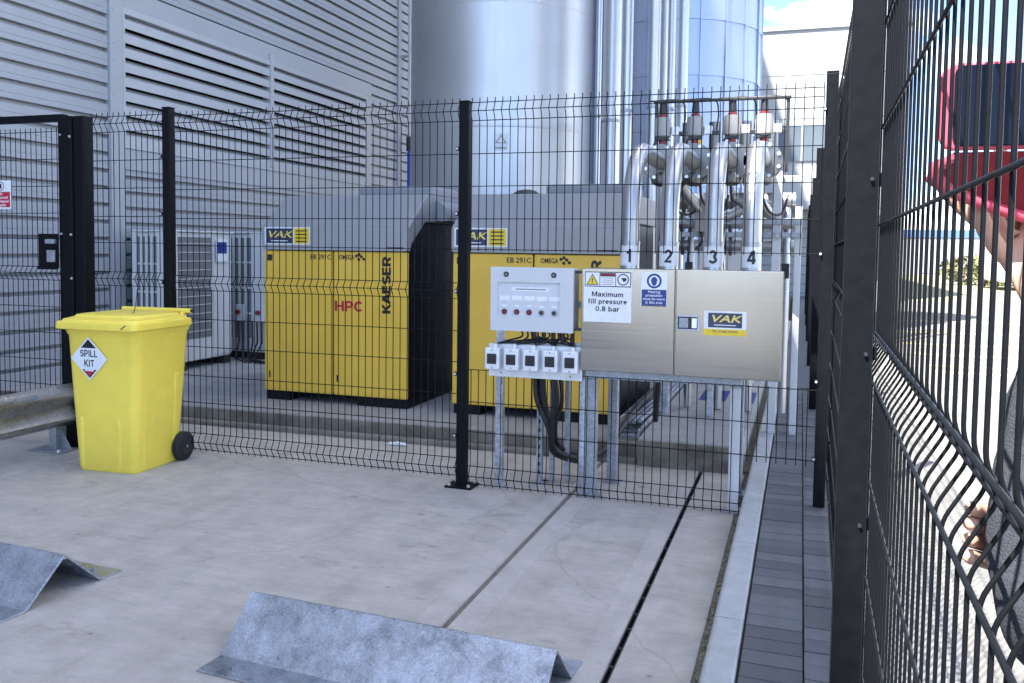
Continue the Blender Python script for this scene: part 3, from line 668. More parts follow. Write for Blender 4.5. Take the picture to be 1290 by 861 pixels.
# ------------------------------------------------------------------ yellow blower units
def blower(lb):
    ox, oy, oz = -4.555, 6.64, 0.13
    t = thing('blower_unit', lb, 'machine', (ox, oy, oz), group='yellow blower units on the plinth')
    W = 1.41
    def X(a): return ox+a
    def YZ(p): return [(oy+a, oz+b) for a, b in p]
    # body
    MB().prism(YZ([(0.032, 0.08), (0.032, 1.343), (0.06, 1.40), (0.34, 1.60), (1.58, 1.60), (1.58, 0.08)]), X(0.012), X(W-0.012), 'x').build('body', 'panelblack', t, bevel=0.008)
    MB().box(X(W-0.0118), X(W-0.004), oy+0.09, oy+0.78, oz+0.12, oz+1.36).build('side_panel', 'panelblack', t, bevel=0.006)
    MB().box(X(W-0.0118), X(W-0.004), oy+0.80, oy+1.52, oz+0.12, oz+1.55).build('side_panel', 'panelblack', t, bevel=0.006)
    # doors
    MB().box(X(0.0), X(0.690), oy, oy+0.031, oz+0.083, oz+1.338).build('door', 'yellow', t, bevel=0.012, seg=3)
    MB().box(X(0.702), X(W), oy, oy+0.031, oz+0.083, oz+1.338).build('door', 'yellow', t, bevel=0.012, seg=3)
    for xx in (0.05, 0.735):
        MB().box(X(xx), X(xx+0.012), oy-0.004, oy-0.0005, oz+0.2, oz+0.26).build('door_hinge', 'dark', t)
    # skid
    for a, b in ((0.0, 0.26), (W-0.50, W)):
        MB().box(X(a+0.01), X(b-0.01), oy+0.02, oy+1.57, oz, oz+0.079).build('skid_foot', 'panelblack', t, bevel=0.004)
    MB().box(X(0.26), X(W-0.52), oy+0.12, oy+1.5, oz+0.05, oz+0.0795).build('skid_beam', 'panelblack', t)
    # hood: a rounded front apron with a slope up to the flat roof
    hp = [(-0.0125, 1.347), (-0.0125, 1.540), (-0.006, 1.553), (0.355, 1.838), (0.375, 1.845), (1.60, 1.845), (1.60, 1.602), (0.335, 1.602), (0.05, 1.402), (0.03, 1.345)]
    MB().prism(YZ(hp), X(-0.012), X(W+0.012), 'x').build('hood', 'hood', t, bevel=0.012, seg=3)
    ap = rr2(X(-0.012), X(W+0.012), oz+1.346, oz+1.548, 0.04)
    MB().prism(ap, oy-0.0165, oy-0.0128, 'y').build('apron', 'apron', t)
    MB().box(X(0.60), X(1.34), oy+0.64, oy+1.30, oz+1.846, oz+1.945).build('roof_duct', 'hood', t, bevel=0.03, seg=3)
    # rounded air cowl on the right flank
    MB().prism([(X(W+0.013), oz+1.62), (X(W+0.013), oz+1.80), (X(W+0.06), oz+1.79), (X(W+0.12), oz+1.72), (X(W+0.13), oz+1.62)], oy+0.55, oy+1.45, 'y').build('air_cowl', 'hood', t, smooth=60)
    yf = oy-0.0175
    st = plate((X(0.248), yf, oz+1.468), XA, ZA, 0.46, 0.155, 0.0012).build('sticker', 'paper', t)
    plate((X(0.170), yf, oz+1.468), XA, ZA, 0.272, 0.130, 0.001, 0.0014).build('logo_panel', 'navy', st)
    text('VAK', 0.082, (X(0.170), yf-0.0030, oz+1.478), 'goldtext', st, bold=0.018, sx=1.6, shear=0.25)
    plate((X(0.17), yf-0.0025, oz+1.424), XA, ZA, 0.17, 0.008, 0.0008).build('text_line', 'paper', st)
    plate((X(0.393), yf, oz+1.468), XA, ZA, 0.150, 0.135, 0.001, 0.0014).build('notice_panel', 'signyellow', st)
    for q in range(4): plate((X(0.393), yf, oz+1.512-q*0.031), XA, ZA, 0.11, 0.010, 0.0008, 0.0027).build('notice_line', 'ink', st)
    plate((X(1.30), yf, oz+1.372), XA, ZA, 0.16, 0.014, 0.001).build('maker_plate', 'dark', t)
    yd = oy-0.0012
    stext('KAESER', 0.078, (X(1.212), yd, oz+1.056), 'ink', t, u=(0, 0, 1), v=(-1, 0, 0), width=0.48, w=0.25)
    stext('HPC', 0.090, (X(0.853), yd, oz+0.865), 'signred', t, width=0.275, w=0.2)
    text('EB 291C', 0.060, (X(0.575), yd, oz+1.285), 'ink', t, bold=0.012, sx=1.0)
    text('OMEGA', 0.056, (X(0.83), yd, oz+1.285), 'ink', t, bold=0.02, sx=0.75)
    rm = MB()
    for a, b in ((0.925, 1.30), (0.948, 1.27), (0.972, 1.295), (0.995, 1.275), (0.95, 1.312)):
        o2 = disc((X(a), oy-0.0006, oz+b), XA, ZA, 0.014, 0.001, 0, 10); rm.add(o2.v, o2.f)
    rm.build('rotor_emblem', 'ink', t)
    plate((X(0.06), oy-0.0005, oz+1.275), XA, ZA, 0.05, 0.055, 0.001).build('maker_badge', 'dark', t)
    return t
b1 = blower('left yellow blower with its whole front and KAESER lettering showing')
b2 = copy_tree(b1); b2.location = (-2.735, 6.64, 0.13)
vc = MB().lathe((-4.555+0.36, 6.64+0.85, 0.13+1.846), [(0.13, 0), (0.125, 0.03), (0.08, 0.06), (0.02, 0.07)], 24).build('vent_cap', 'dark', b2, smooth=40); vc.matrix_parent_inverse = Matrix.Translation(-WL[b1.name])
for ch in list(b2.children):
    if ch.name.startswith('air_cowl'): bpy.data.objects.remove(ch)
b2['label'] = 'right yellow blower, partly hidden behind the grey control panel'

# ------------------------------------------------------------------ mesh fence
FZ = [0.062, 0.175, 0.394, 0.585, 0.790, 0.986, 1.188, 1.288, 1.500, 1.690, 1.892, 2.092, 2.296, 2.407]
FOLD = [(0.062, 0.116, 0.175), (1.188, 1.240, 1.288), (2.296, 2.352, 2.407)]
def wire_path(za, zb, folds, depth, dz):
    pts = [(za, 0)]
    for f0, f1, f2 in folds:
        f0, f1, f2 = f0+dz, f1+dz, f2+dz
        if f0 < za-1e-4 or f2 > zb+1e-4: continue
        pts += [(f0, 0), (f1, depth), (f2, 0)]
    pts.append((zb, 0)); out = []
    for p in pts:
        if not out or abs(p[0]-out[-1][0]) > 1e-4: out.append(p)
    return out
def mesh_panel(parent, P0, P1, nrm, za, zb, dz=0.0, r=0.0029, spike=0.028, split=False, n=6, skip=0.0, depth=0.03, name='mesh_panel'):
    P0, P1, nrm = Vector(P0), Vector(P1), Vector(nrm).normalized()
    d = (P1-P0); L = d.length; d.normalize()
    hz = [z+dz for z in FZ if za-1e-4 <= z+dz <= zb+1e-4]
    ap = [f[1]+dz for f in FOLD if f[0]+dz >= za-1e-4 and f[2]+dz <= zb+1e-4]
    top = min(zb+spike, max(hz)+spike)
    path = wire_path(min(hz)-0.012, top, FOLD, depth, dz)
    hor = [(z, 0.0) for z in hz]+[(z, depth) for z in ap]
    k = int(L/0.05); off = (L-k*0.05)/2
    if split:
        root = None
        first = True
        hp = bpy.data.objects.new(name, None); col.objects.link(hp); hp.parent = parent
        if parent.name in WL: hp.matrix_parent_inverse = Matrix.Translation(-WL[parent.name])
        wm = MB().tube([nrm*(o_)+Vector((0, 0, z)) for z, o_ in refine(path)], r, 8).mesh('vertical_wire'); wm.materials.append(K['wire']); wm.shade_smooth()
        for i in range(k+1):
            p = P0+d*(off+i*0.05); inst('vertical_wire', wm, hp, p)
        for z, o_ in hor:
            b = MB().tube([P0+nrm*(o_-2*r*0.9)+Vector((0, 0, z)), P1+nrm*(o_-2*r*0.9)+Vector((0, 0, z))], r*1.3, 8)
            b.build('horizontal_wire', 'wire', hp, smooth=60)
        return hp
    vb, hb = MB(), MB()
    for i in range(k+1):
        p = P0+d*(off+i*0.05); vb.tube([p+nrm*o_+Vector((0, 0, z)) for z, o_ in path], r, n)
    for z, o_ in hor: hb.tube([P0+nrm*(o_-2*r*0.9)+Vector((0, 0, z)), P1+nrm*(o_-2*r*0.9)+Vector((0, 0, z))], r, n)
    hp = vb.build(name, 'wire', parent, smooth=60); tag(hp, kind='stuff')
    tag(hb.build('horizontal_wires', 'wire', hp, smooth=60), kind='stuff')
    return hp
def refine(path):
    """round the corners of the folds"""
    out = [path[0]]
    for i in range(1, len(path)-1):
        a, b, c = (Vector(path[i-1]), Vector(path[i]), Vector(path[i+1]))
        ra = min(0.012, (a-b).length*0.4); rc = min(0.012, (c-b).length*0.4)
        p, q = b+(a-b).normalized()*ra, b+(c-b).normalized()*rc
        for t in (0, 0.25, 0.5, 0.75, 1): out.append(tuple((p*(1-t)**2+b*2*t*(1-t)+q*t*t)))
    out.append(path[-1]); return out
def fence_post(parent, x0, x1, y0, y1, z0, z1, plate_=True, clips=(), clip_side='x', lbl=None):
    p = MB().box(x0, x1, y0, y1, z0, z1).build('post', 'black', parent, bevel=0.006)
    MB().box(x0-0.001, x1+0.001, y0-0.001, y1+0.001, z1+0.0005, z1+0.010).build('cap', 'black', p, bevel=0.003)
    if plate_:
        cx, cy = (x0+x1)/2, (y0+y1)/2
        MB().box(cx-0.09, cx+0.09, cy-0.075, cy+0.075, z0+0.0005, z0+0.012).build('base_plate', 'black', p, bevel=0.002)
        for a in (-0.065, 0.065):
            for b in (-0.055, 0.055): MB().cyl((cx+a, cy+b, z0+0.0125), (cx+a, cy+b, z0+0.026), 0.011, 6).build('bolt', 'bolt', p)
    for zc, sx in clips:
        c = (x0-0.004 if sx < 0 else x1+0.004)
        MB().box(c-0.009, c+0.009, y0-0.012, y0-0.001, zc-0.012, zc+0.012).build('clip', 'black', p, bevel=0.002)
        MB().cyl((c, y0-0.018, zc), (c, y0-0.0122, zc), 0.007, 8).build('clip_bolt', 'bolt', p)
    return p
FY = 5.05
ff = thing('mesh_fence', 'black folded-mesh fence running across the middle of the yard', 'fence', (-2.0, FY, 0))
cl = (0.115, 0.33, 0.72, 1.24, 1.72, 2.12)
fence_post(ff, -4.27, -4.205, FY-0.04, FY+0.02, 0.0, 2.455, True, [(z, -1) for z in cl])
fence_post(ff, -2.033, -1.968, FY-0.04, FY+0.02, 0.0, 2.405, True, [(z, -1) for z in cl])
fence_post(ff, 0.100, 0.162, FY-0.04, FY+0.02, 0.1, 2.475, False, [(0.37, -1), (0.80, -1), (1.5, -1), (2.28, -1)])
mesh_panel(ff, (-4.93, FY, 0), (-4.275, FY, 0), (0, -1, 0), 0.05, 2.43, dz=0.015)
mesh_panel(ff, (-4.20, FY, 0), (-2.036, FY, 0), (0, -1, 0), 0.05, 2.42)
mesh_panel(ff, (-1.964, FY, 0), (0.094, FY, 0), (0, -1, 0), 1.46, 2.44, dz=0.0, depth=0.028)
mesh_panel(ff, (-1.964, FY, 0), (-0.285, FY, 0), (0, -1, 0), 0.0, 0.76, dz=-0.045, spike=0.0)
# narrow cut piece above the kerb
vb = MB()
for i in range(7):
    x = -0.262+i*0.053; vb.tube([(x, FY, 0.315), (x, FY, 0.752)], 0.0029, 6)
for z in (0.349, 0.54, 0.745): vb.tube([(-0.28, FY-0.005, z), (0.098, FY-0.005, z)], 0.0029, 6)
tag(vb.build('mesh_panel', 'wire', ff, smooth=60), kind='stuff')

sf = thing('mesh_fence', 'black folded-mesh fence close at right, running away along the path', 'fence', (0.13, 1.87, 0.1))
DZ = 0.058
def fx(y): return 0.124+0.0118*y if y < 5.05 else 0.1836
for y, w in ((-1.31, 0.0625), (1.87, 0.0625)):
    p = MB().box(fx(y)-w-0.001, fx(y)-0.005, y, y+0.05, 0.1, 2.52).build('post', 'black', sf, bevel=0.003)
    MB().box(fx(y)-w-0.003, fx(y)-0.003, y-0.002, y+0.052, 2.5205, 2.53).build('cap', 'black', p)
    for zc in (0.5, 0.95, 1.3, 1.65, 2.1):
        MB().cyl((fx(y)-0.018, y-0.0075, zc), (fx(y)-0.018, y-0.0005, zc), 0.004, 8).build('bolt', 'dark', p)
        MB().box(fx(y)-0.0045, fx(y)+0.004, y+0.012, y+0.038, zc-0.013, zc+0.013).build('clip', 'black', p)
mesh_panel(sf, (fx(0.2), 0.2, 0), (fx(1.86), 1.86, 0), (1, 0, 0), 0.1, 2.52, dz=DZ, split=True, r=0.0021)
mesh_panel(sf, (fx(-1.25), -1.25, 0), (fx(0.15), 0.15, 0), (1, 0, 0), 0.1, 2.52, dz=DZ, name='mesh_panel')
mesh_panel(sf, (fx(1.93), 1.93, 0), (fx(5.04), 5.04, 0), (1, 0, 0), 0.1, 2.52, dz=DZ, n=6)
ys = [5.05, 8.2, 11.4, 14.6, 17.8, 21.0]
for a, b in zip(ys[:-1], ys[1:]):
    mesh_panel(sf, (0.1836, a+0.06, 0), (0.1836, b-0.01, 0), (1, 0, 0), 0.1, 2.52, dz=DZ, n=4)
    MB().box(0.10, 0.165, b, b+0.05, 0.1, 2.44).build('post', 'black', sf, bevel=0.004)

# ------------------------------------------------------------------ gate on the left
gt = thing('mesh_gate', 'black framed mesh gate with a lock box at the left edge', 'gate', (-5.2, FY, 0))
fr = MB().box(-7.05, -5.160, FY-0.025, FY+0.025, 2.40, 2.452).build('frame_rail', 'black', gt, bevel=0.004)
MB().box(-7.05, -5.160, FY-0.025, FY+0.025, 0.10, 0.152).build('frame_rail', 'black', gt, bevel=0.004)
MB().box(-5.213, -5.161, FY-0.026, FY+0.024, 0.154, 2.398).build('frame_stile', 'black', gt, bevel=0.004)
MB().box(-7.05, -6.998, FY-0.026, FY+0.024, 0.154, 2.398).build('frame_stile', 'black', gt, bevel=0.004)
mesh_panel(gt, (-6.995, FY+0.03, 0), (-5.216, FY+0.03, 0), (0, -1, 0), 0.05, 2.43, dz=0.04)
lk = MB().box(-5.40, -5.214, FY-0.04, FY-0.028, 1.325, 1.575).build('lock_plate', 'black', gt, bevel=0.003)
MB().box(-5.305, -5.222, FY-0.075, FY-0.0405, 1.50, 1.535).build('handle', 'galvdull', lk, bevel=0.006)
MB().box(-5.305, -5.232, FY-0.060, FY-0.0405, 1.365, 1.455).build('lock_case', 'galvdull', lk, bevel=0.006)
MB().box(-5.41, -5.214, FY-0.044, FY-0.0405, 1.31, 1.335).build('lock_trim', 'black', lk)
for zz in (1.575, 2.3): MB().cyl((-5.187, FY-0.034, zz), (-5.187, FY-0.027, zz), 0.008, 8).build('bolt', 'bolt', gt)
sg = plate((-5.765, FY-0.031, 1.866), XA, ZA, 0.20, 0.215, 0.003).build('sign', 'paper', gt)
disc((-5.765, FY-0.0341, 1.93), XA, ZA, 0.036, 0.001, 0.0, 24, 0.028).build('prohibition_ring', 'midgrey', sg)
plate((-5.765, FY-0.0341, 1.93), XA, ZA, 0.018, 0.036, 0.001).build('figure_symbol', 'ink', sg)
plate((-5.765, FY-0.0341, 1.83), XA, ZA, 0.184, 0.115, 0.001).build('red_panel', 'signred', sg)
for q, s_ in enumerate(('No', 'unauthorised', 'access beyond', 'this point')):
    text(s_, 0.030, (-5.765, FY-0.0358, 1.873-q*0.028), 'paper', sg, bold=0.012, sx=0.9)
gp = thing('gate_post', 'thick square black post the gate closes against', 'post', (-5.05, FY, 0))
MB().box(-5.148, -5.055, FY-0.06, FY+0.04, 0, 2.43).build('post', 'black', gp, bevel=0.008)
MB().box(-5.050, -4.955, FY-0.05, FY+0.05, 0, 2.43).build('post', 'black', gp, bevel=0.008)
MB().box(-5.2, -4.9, FY-0.1, FY+0.1, 0.0005, 0.012).build('base_plate', 'black', gp)
for zz in (1.25, 1.57, 2.28): MB().cyl((-5.065, FY-0.068, zz), (-5.065, FY-0.0605, zz), 0.009, 8).build('bolt', 'bolt', gp)
MB().box(-5.10, -4.97, FY-0.085, FY-0.062, 0.94, 0.96).build('keep_plate', 'galvdull', gp)

# ------------------------------------------------------------------ control panel and isolator board
cp = thing('control_panel', 'pale grey control panel with a clear window and five round buttons', 'control panel', (-1.54, 5.0, 1.01))
PY = 4.98
MB().box(-1.795, -1.282, PY+0.03, PY+0.16, 1.012, 1.392).build('enclosure', 'offwhite', cp, bevel=0.008)
dr = MB()
x0, x1, z0, z1 = -1.80, -1.278, 1.008, 1.396; wx0, wx1, wz0, wz1 = -1.755, -1.362, 1.098, 1.305
dr.box(x0, wx0, PY, PY+0.029, z0, z1); dr.box(wx1, x1, PY, PY+0.029, z0, z1)
dr.box(wx0, wx1, PY, PY+0.029, z0, wz0); dr.box(wx0, wx1, PY, PY+0.029, wz1, z1)
door = dr.build('door', 'offwhite', cp)
MB().box(wx0, wx1, PY+0.014, PY+0.0288, wz0, wz1).build('window', 'clearpanel', cp)
plate(((wx0+wx1)/2+0.01, PY+0.0138, 1.263), XA, ZA, 0.235, 0.024, 0.001).build('label_strip', 'paper', cp)
plate(((wx0+wx1)/2+0.01, PY+0.0126, 1.263), XA, ZA, 0.19, 0.007, 0.0008).build('text_line', 'midgrey', cp)
for q in range(5):
    xx = wx0+0.042+q*0.079
    plate((xx, PY+0.0138, 1.208), XA, ZA, 0.066, 0.027, 0.001).build('label_strip', 'paper', cp)
    plate((xx, PY+0.0138, 1.160), XA, ZA, 0.030, 0.012, 0.001).build('label_strip', 'paper', cp)
    bt = disc((xx, PY+0.0138, 1.124), XA, ZA, 0.0165, 0.010, 0, 20).build('button_ring', 'midgrey' if q > 2 else 'dark', cp)
    disc((xx, PY+0.0038, 1.124), XA, ZA, 0.011, 0.006, 0.0005, 18).build('button', 'red' if q < 3 else 'dark', bt)
for xx in (-1.70, -1.40):
    disc((xx, PY, 1.352), XA, ZA, 0.0165, 0.004, 0.0, 24).build('lock', 'dark', cp)
    disc((xx, PY-0.004, 1.352), XA, ZA, 0.006, 0.002, 0.0, 12).build('lock_slot', 'midgrey', cp)
for zz in (1.03, 1.372): MB().box(-1.277, -1.236, PY+0.03, PY+0.06, zz-0.008, zz+0.008).build('bracket', 'dark', cp)
ib = thing('isolator_board', 'white board carrying five black-faced isolator switches', 'switchboard', (-1.52, 5.0, 0.715))
MB().box(-1.822, -1.228, PY+0.045, PY+0.055, 0.718, 0.922).build('board', 'white', ib, bevel=0.002)
for q in range(5):
    xx = -1.777+q*0.1225
    it = MB().box(xx-0.046, xx+0.046, PY-0.03, PY+0.0445, 0.768-0.004*q*0, 0.902).build('isolator', 'white', ib, bevel=0.009, seg=3)
    MB().box(xx-0.030, xx+0.030, PY-0.037, PY-0.0302, 0.803, 0.866).build('switch_plate', 'dark', it, bevel=0.003)
    MB().box(xx-0.020, xx+0.020, PY-0.048, PY-0.0372, 0.829, 0.841).build('lever', 'dark', it, bevel=0.003)
    for zz in (0.783, 0.889): MB().cyl((xx, PY-0.033, zz), (xx, PY-0.0302, zz), 0.005, 8).build('screw', 'midgrey', it)
    MB().cyl((xx+0.01, PY+0.008, 0.9022), (xx+0.01, PY+0.008, 0.925), 0.012, 10).build('cable_gland', 'white', it)
for xx in (-1.74, -1.30): MB().cyl((xx, PY+0.040, 0.742), (xx, PY+0.0448, 0.742), 0.006, 8).build('screw', 'midgrey', ib)
def strut(parent, x, y, z0, z1, w=0.041, perforated=True, m_='galv'):
    b = MB(); h = w/2
    prof = [(x-h, y-h), (x+h, y-h), (x+h, y+h), (x+h*0.5, y+h), (x+h*0.5, y+h-0.003), (x+h-0.003, y+h-0.003), (x+h-0.003, y-h+0.003), (x-h+0.003, y-h+0.003), (x-h+0.003, y+h-0.003), (x-h*0.5, y+h-0.003), (x-h*0.5, y+h), (x-h, y+h)]
    b.prism(prof, z0, z1, 'z'); o = b.build('strut', m_, parent)
    MB().box(x-0.05, x+0.05, y-0.05, y+0.05, max(0.001, z0-0.0005), z0+0.006).build('foot_plate', m_, o)
    return o
stf = thing('strut_frame', 'galvanised channel posts carrying the isolator board', 'frame', (-1.7, 5.1, 0))
strut(stf, -1.792, 5.16, 0.002, 1.30, 0.046)
s2 = strut(stf, -1.565, 5.30, 0.002, 0.71, 0.036, m_='galvdull')
for k in range(12): MB().box(-1.572, -1.558, 5.2805, 5.2818, 0.06+k*0.055, 0.085+k*0.055).build('slot', 'void', s2)
strut(stf, -1.50, 5.36, 0.002, 0.80, 0.03, m_='galvdull'); strut(stf, -1.40, 5.36, 0.002, 0.80, 0.03, m_='galvdull')
MB().box(-1.80, -1.25, 5.075, 5.115, 0.90, 0.94).build('rail', 'galv', stf)
MB().box(-1.80, -1.25, 5.145, 5.155, 1.15, 1.19).build('rail', 'galv', stf)
# wiring between the panel and the isolators
cw = MB()
for q in range(12):
    xx = -1.62+q*0.028+random.uniform(-0.008, 0.008)
    x2 = -1.77+(q % 5)*0.1225+0.01
    cw.spline([(xx, 5.06, 1.01), (xx+0.006, 5.055, 0.97), ((xx+x2)/2, 5.05+random.uniform(-0.02, 0.02), 0.945), (x2, PY+0.008+0.02, 0.925)], 0.006, 6)
for q in range(5):
    x2 = -1.54+q*0.06; cw.tube([(x2, 5.06, 1.01), (x2, 5.06, 0.93)], 0.014, 8)
tag(cw.build('panel_wiring', 'cable', smooth=50), 'black wires hanging between the control panel and the isolator switches', 'cable')
cg = MB()
for q in range(9):
    a = random.uniform(-0.02, 0.02); y = 5.22+random.uniform(-0.04, 0.05); j = q*0.012
    xs = -1.565+q*0.012 if q < 5 else -1.50+q*0.012
    cg.spline([(xs-0.02, y, 0.72), (xs-0.005, y, 0.55), (-1.47+a, y+0.02, 0.36+j*0.3), (-1.45+a, y+0.08, 0.20+j*0.4), (-1.30, y+0.30, 0.105+j*0.5), (-1.21, y+0.55, 0.13+j*0.6), (-1.19+a, 6.15, 0.20+j*0.7), (-1.18+a, 6.7, 0.25+j*0.7), (-1.18+a, 7.9, 0.26+j*0.7)], 0.013, 7)
tag(cg.build('cable_bundle', 'cable', smooth=60), 'thick bundle of black cables drooping to the ground and running to the tray', 'cable')
ct = thing('cable_tray', 'galvanised cable tray running back over the plinth', 'cable tray', (-1.1, 6.3, 0.13))
MB().box(-1.30, -1.292, 6.15, 9.5, 0.15, 0.22).build('side_rail', 'galv', ct); MB().box(-1.08, -1.072, 6.15, 9.5, 0.15, 0.22).build('side_rail', 'galv', ct)
for k in range(22): MB().box(-1.291, -1.081, 6.2+k*0.15, 6.23+k*0.15, 0.155, 0.17).build('rung', 'galv', ct)
for k in range(4): MB().box(-1.315, -1.062, 6.3+k*0.9, 6.34+k*0.9, 0.131, 0.1495).build('support', 'galvdull', ct)
cs = MB()
for q in range(5): cs.tube([(-1.27+q*0.04, 6.2+0.05*q, 0.235), (-1.26+q*0.04, 7.5, 0.215), (-1.27+q*0.04, 9.4, 0.215)], 0.016, 8)
tag(cs.build('silver_conduit', 'galvdull', smooth=50), 'silvery flexible conduits lying along the cable tray', 'conduit')

# ------------------------------------------------------------------ stainless cabinet
cab = thing('steel_cabinet', 'brushed stainless two-door cabinet on legs with warning signs', 'cabinet', (-0.66, 5.1, 0))
MB().box(-1.226, -0.092, PY+0.022, 5.30, 0.795, 1.397).build('body', 'stain', cab, bevel=0.006)
MB().box(-1.229, -0.682, PY+0.003, PY+0.0215, 0.792, 1.398).build('door', 'stain', cab, bevel=0.004)
rd = MB().box(-0.674, -0.091, PY-0.004, PY+0.0215, 0.790, 1.4005).build('door', 'stain', cab, bevel=0.004)
lt = plate((-0.604, PY-0.0042, 1.098), XA, ZA, 0.130, 0.090, 0.004).build('latch', 'galv', cab, bevel=0.004)
plate((-0.604, PY-0.0083, 1.098), XA, ZA, 0.112, 0.070, 0.001).build('latch_recess', 'dark', lt)
plate((-0.626, PY-0.0094, 1.098), XA, ZA, 0.052, 0.056, 0.006).build('latch_paddle', 'galvdull', lt, bevel=0.002)
plate((-0.566, PY-0.0094, 1.098), XA, ZA, 0.028, 0.056, 0.003).build('latch_handle', 'bolt', lt)
ls = PY+0.0025
ws = plate((-1.072, ls, 1.231), XA, ZA, 0.285, 0.295, 0.0015).build('pressure_sign', 'paper', cab)
l2 = ls-0.0018
plate((-1.072, l2, 1.335), XA, ZA, 0.275, 0.088, 0.0008).build('sign_border', 'ink', ws)
for xx, w in ((-1.163, 0.084), (-1.072, 0.090), (-0.981, 0.084)):
    plate((xx, l2-0.0009, 1.335), XA, ZA, w, 0.078, 0.0008).build('pictogram_field', 'paper', ws)
l3 = l2-0.0019
poly((-1.163, l3, 1.331), XA, ZA, [(-0.037, -0.030), (0.037, -0.030), (0, 0.036)], 0.0006).build('warning_triangle', 'ink', ws)
poly((-1.163, l3-0.0007, 1.331), XA, ZA, [(-0.030, -0.026), (0.030, -0.026), (0, 0.027)], 0.0006).build('warning_triangle', 'signyellow', ws)
text('!', 0.042, (-1.163, l3-0.0020, 1.324), 'ink', ws, bold=0.02)
plate((-1.072, l3, 1.362), XA, ZA, 0.088, 0.020, 0.0006).build('sign_band', 'dark', ws)
text('WARNING', 0.018, (-1.072, l3-0.0013, 1.362), 'signred', ws, bold=0.01)
for q in range(4): plate((-1.072, l3, 1.343-q*0.0125), XA, ZA, 0.072-0.01*(q % 2), 0.0035, 0.0005).build('text_line', 'midgrey', ws)
disc((-0.981, l3, 1.335), XA, ZA, 0.034, 0.0006, 0, 28, 0.028).build('prohibition_ring', 'ink', ws)
poly((-0.981, l3, 1.335), XA, ZA, [(-0.012, 0.010), (0.018, 0.010), (0.020, -0.004), (0.004, -0.014)], 0.0006).build('hand_symbol', 'ink', ws)
for s_, zz, w_ in (('Maximum', 1.248, 0.188), ('fill pressure', 1.206, 0.232), ('0.8 bar', 1.162, 0.142)):
    stext(s_, 0.030, (-1.072, l2-0.0008, zz), 'ink', ws, width=w_, w=0.155)
hs2 = plate((-0.800, ls, 1.285), XA, ZA, 0.148, 0.198, 0.0015).build('hearing_sign', 'paper', cab)
disc((-0.800, l2, 1.332), XA, ZA, 0.043, 0.0008, 0, 32).build('mandatory_disc', 'signblue', hs2)
disc((-0.800, l2-0.0010, 1.332), XA, ZA, 0.031, 0.0006, 0, 24).build('head_outline', 'paper', hs2)
poly((-0.800, l2-0.0018, 1.330), XA, ZA, [(0.019*math.cos(a)*(1 if math.sin(a) > 0 else 0.82), 0.026*math.sin(a)) for a in [2*math.pi*j/20 for j in range(20)]], 0.0006).build('head_symbol', 'signblue', hs2)
plate((-0.800, l2, 1.237), XA, ZA, 0.142, 0.090, 0.0008).build('mandatory_panel', 'signblue', hs2)
plate((-0.800, l2, 1.1885), XA, ZA, 0.142, 0.005, 0.0008).build('footer_line', 'ink', hs2)
for q, s_ in enumerate(('Hearing', 'protection', 'must be worn', 'in this area')):
    text(s_, 0.0225, (-0.800, l2-0.0014, 1.269-q*0.0205), 'paper', hs2, bold=0.008, sx=1.0)
rs = PY-0.0045
vs_ = plate((-0.397, rs, 1.103), XA, ZA, 0.232, 0.138, 0.001).build('supplier_sticker', 'paper', cab)
plate((-0.397, rs-0.0011, 1.120), XA, ZA, 0.186, 0.082, 0.0008).build('logo_panel', 'navy', vs_)
text('VAK', 0.056, (-0.397, rs-0.0025, 1.127), 'goldtext', vs_, bold=0.018, sx=1.55, shear=0.25)
plate((-0.397, rs-0.0020, 1.093), XA, ZA, 0.12, 0.005, 0.0006).build('text_line', 'paper', vs_)
plate((-0.397, rs-0.0011, 1.052), XA, ZA, 0.232, 0.036, 0.0008).build('telephone_strip', 'signyellow', vs_)
text('TEL: 01482 782930', 0.018, (-0.397, rs-0.0025, 1.056), K['sealant'], vs_, bold=0.006, sx=1.0)
# stand
MB().box(-1.215, -0.30, 5.055, 5.105, 0.735, 0.789).build('frame_rail', 'galvdull', cab, bevel=0.004)
MB().box(-1.215, -0.30, 5.40, 5.45, 0.735, 0.789).build('frame_rail', 'galvdull', cab, bevel=0.004)
for x, y, w in ((-1.185, 5.12, 0.066), (-0.335, 5.12, 0.062), (-1.13, 5.50, 0.062), (-0.335, 5.50, 0.05)):
    MB().box(x-w/2, x+w/2, y-w/2, y+w/2, 0.008, 0.732 if y < 5.3 else 0.732).build('leg', 'offwhite' if (x > -0.5 and y < 5.3) else 'galvdull', cab, bevel=0.004)
    MB().box(x-0.06, x+0.06, y-0.06, y+0.06, 0.0008, 0.0078).build('foot_plate', 'galvdull', cab)
MB().box(-1.255, -1.221, 5.085, 5.125, 0.003, 0.79).build('leg', 'galv', cab, bevel=0.003)

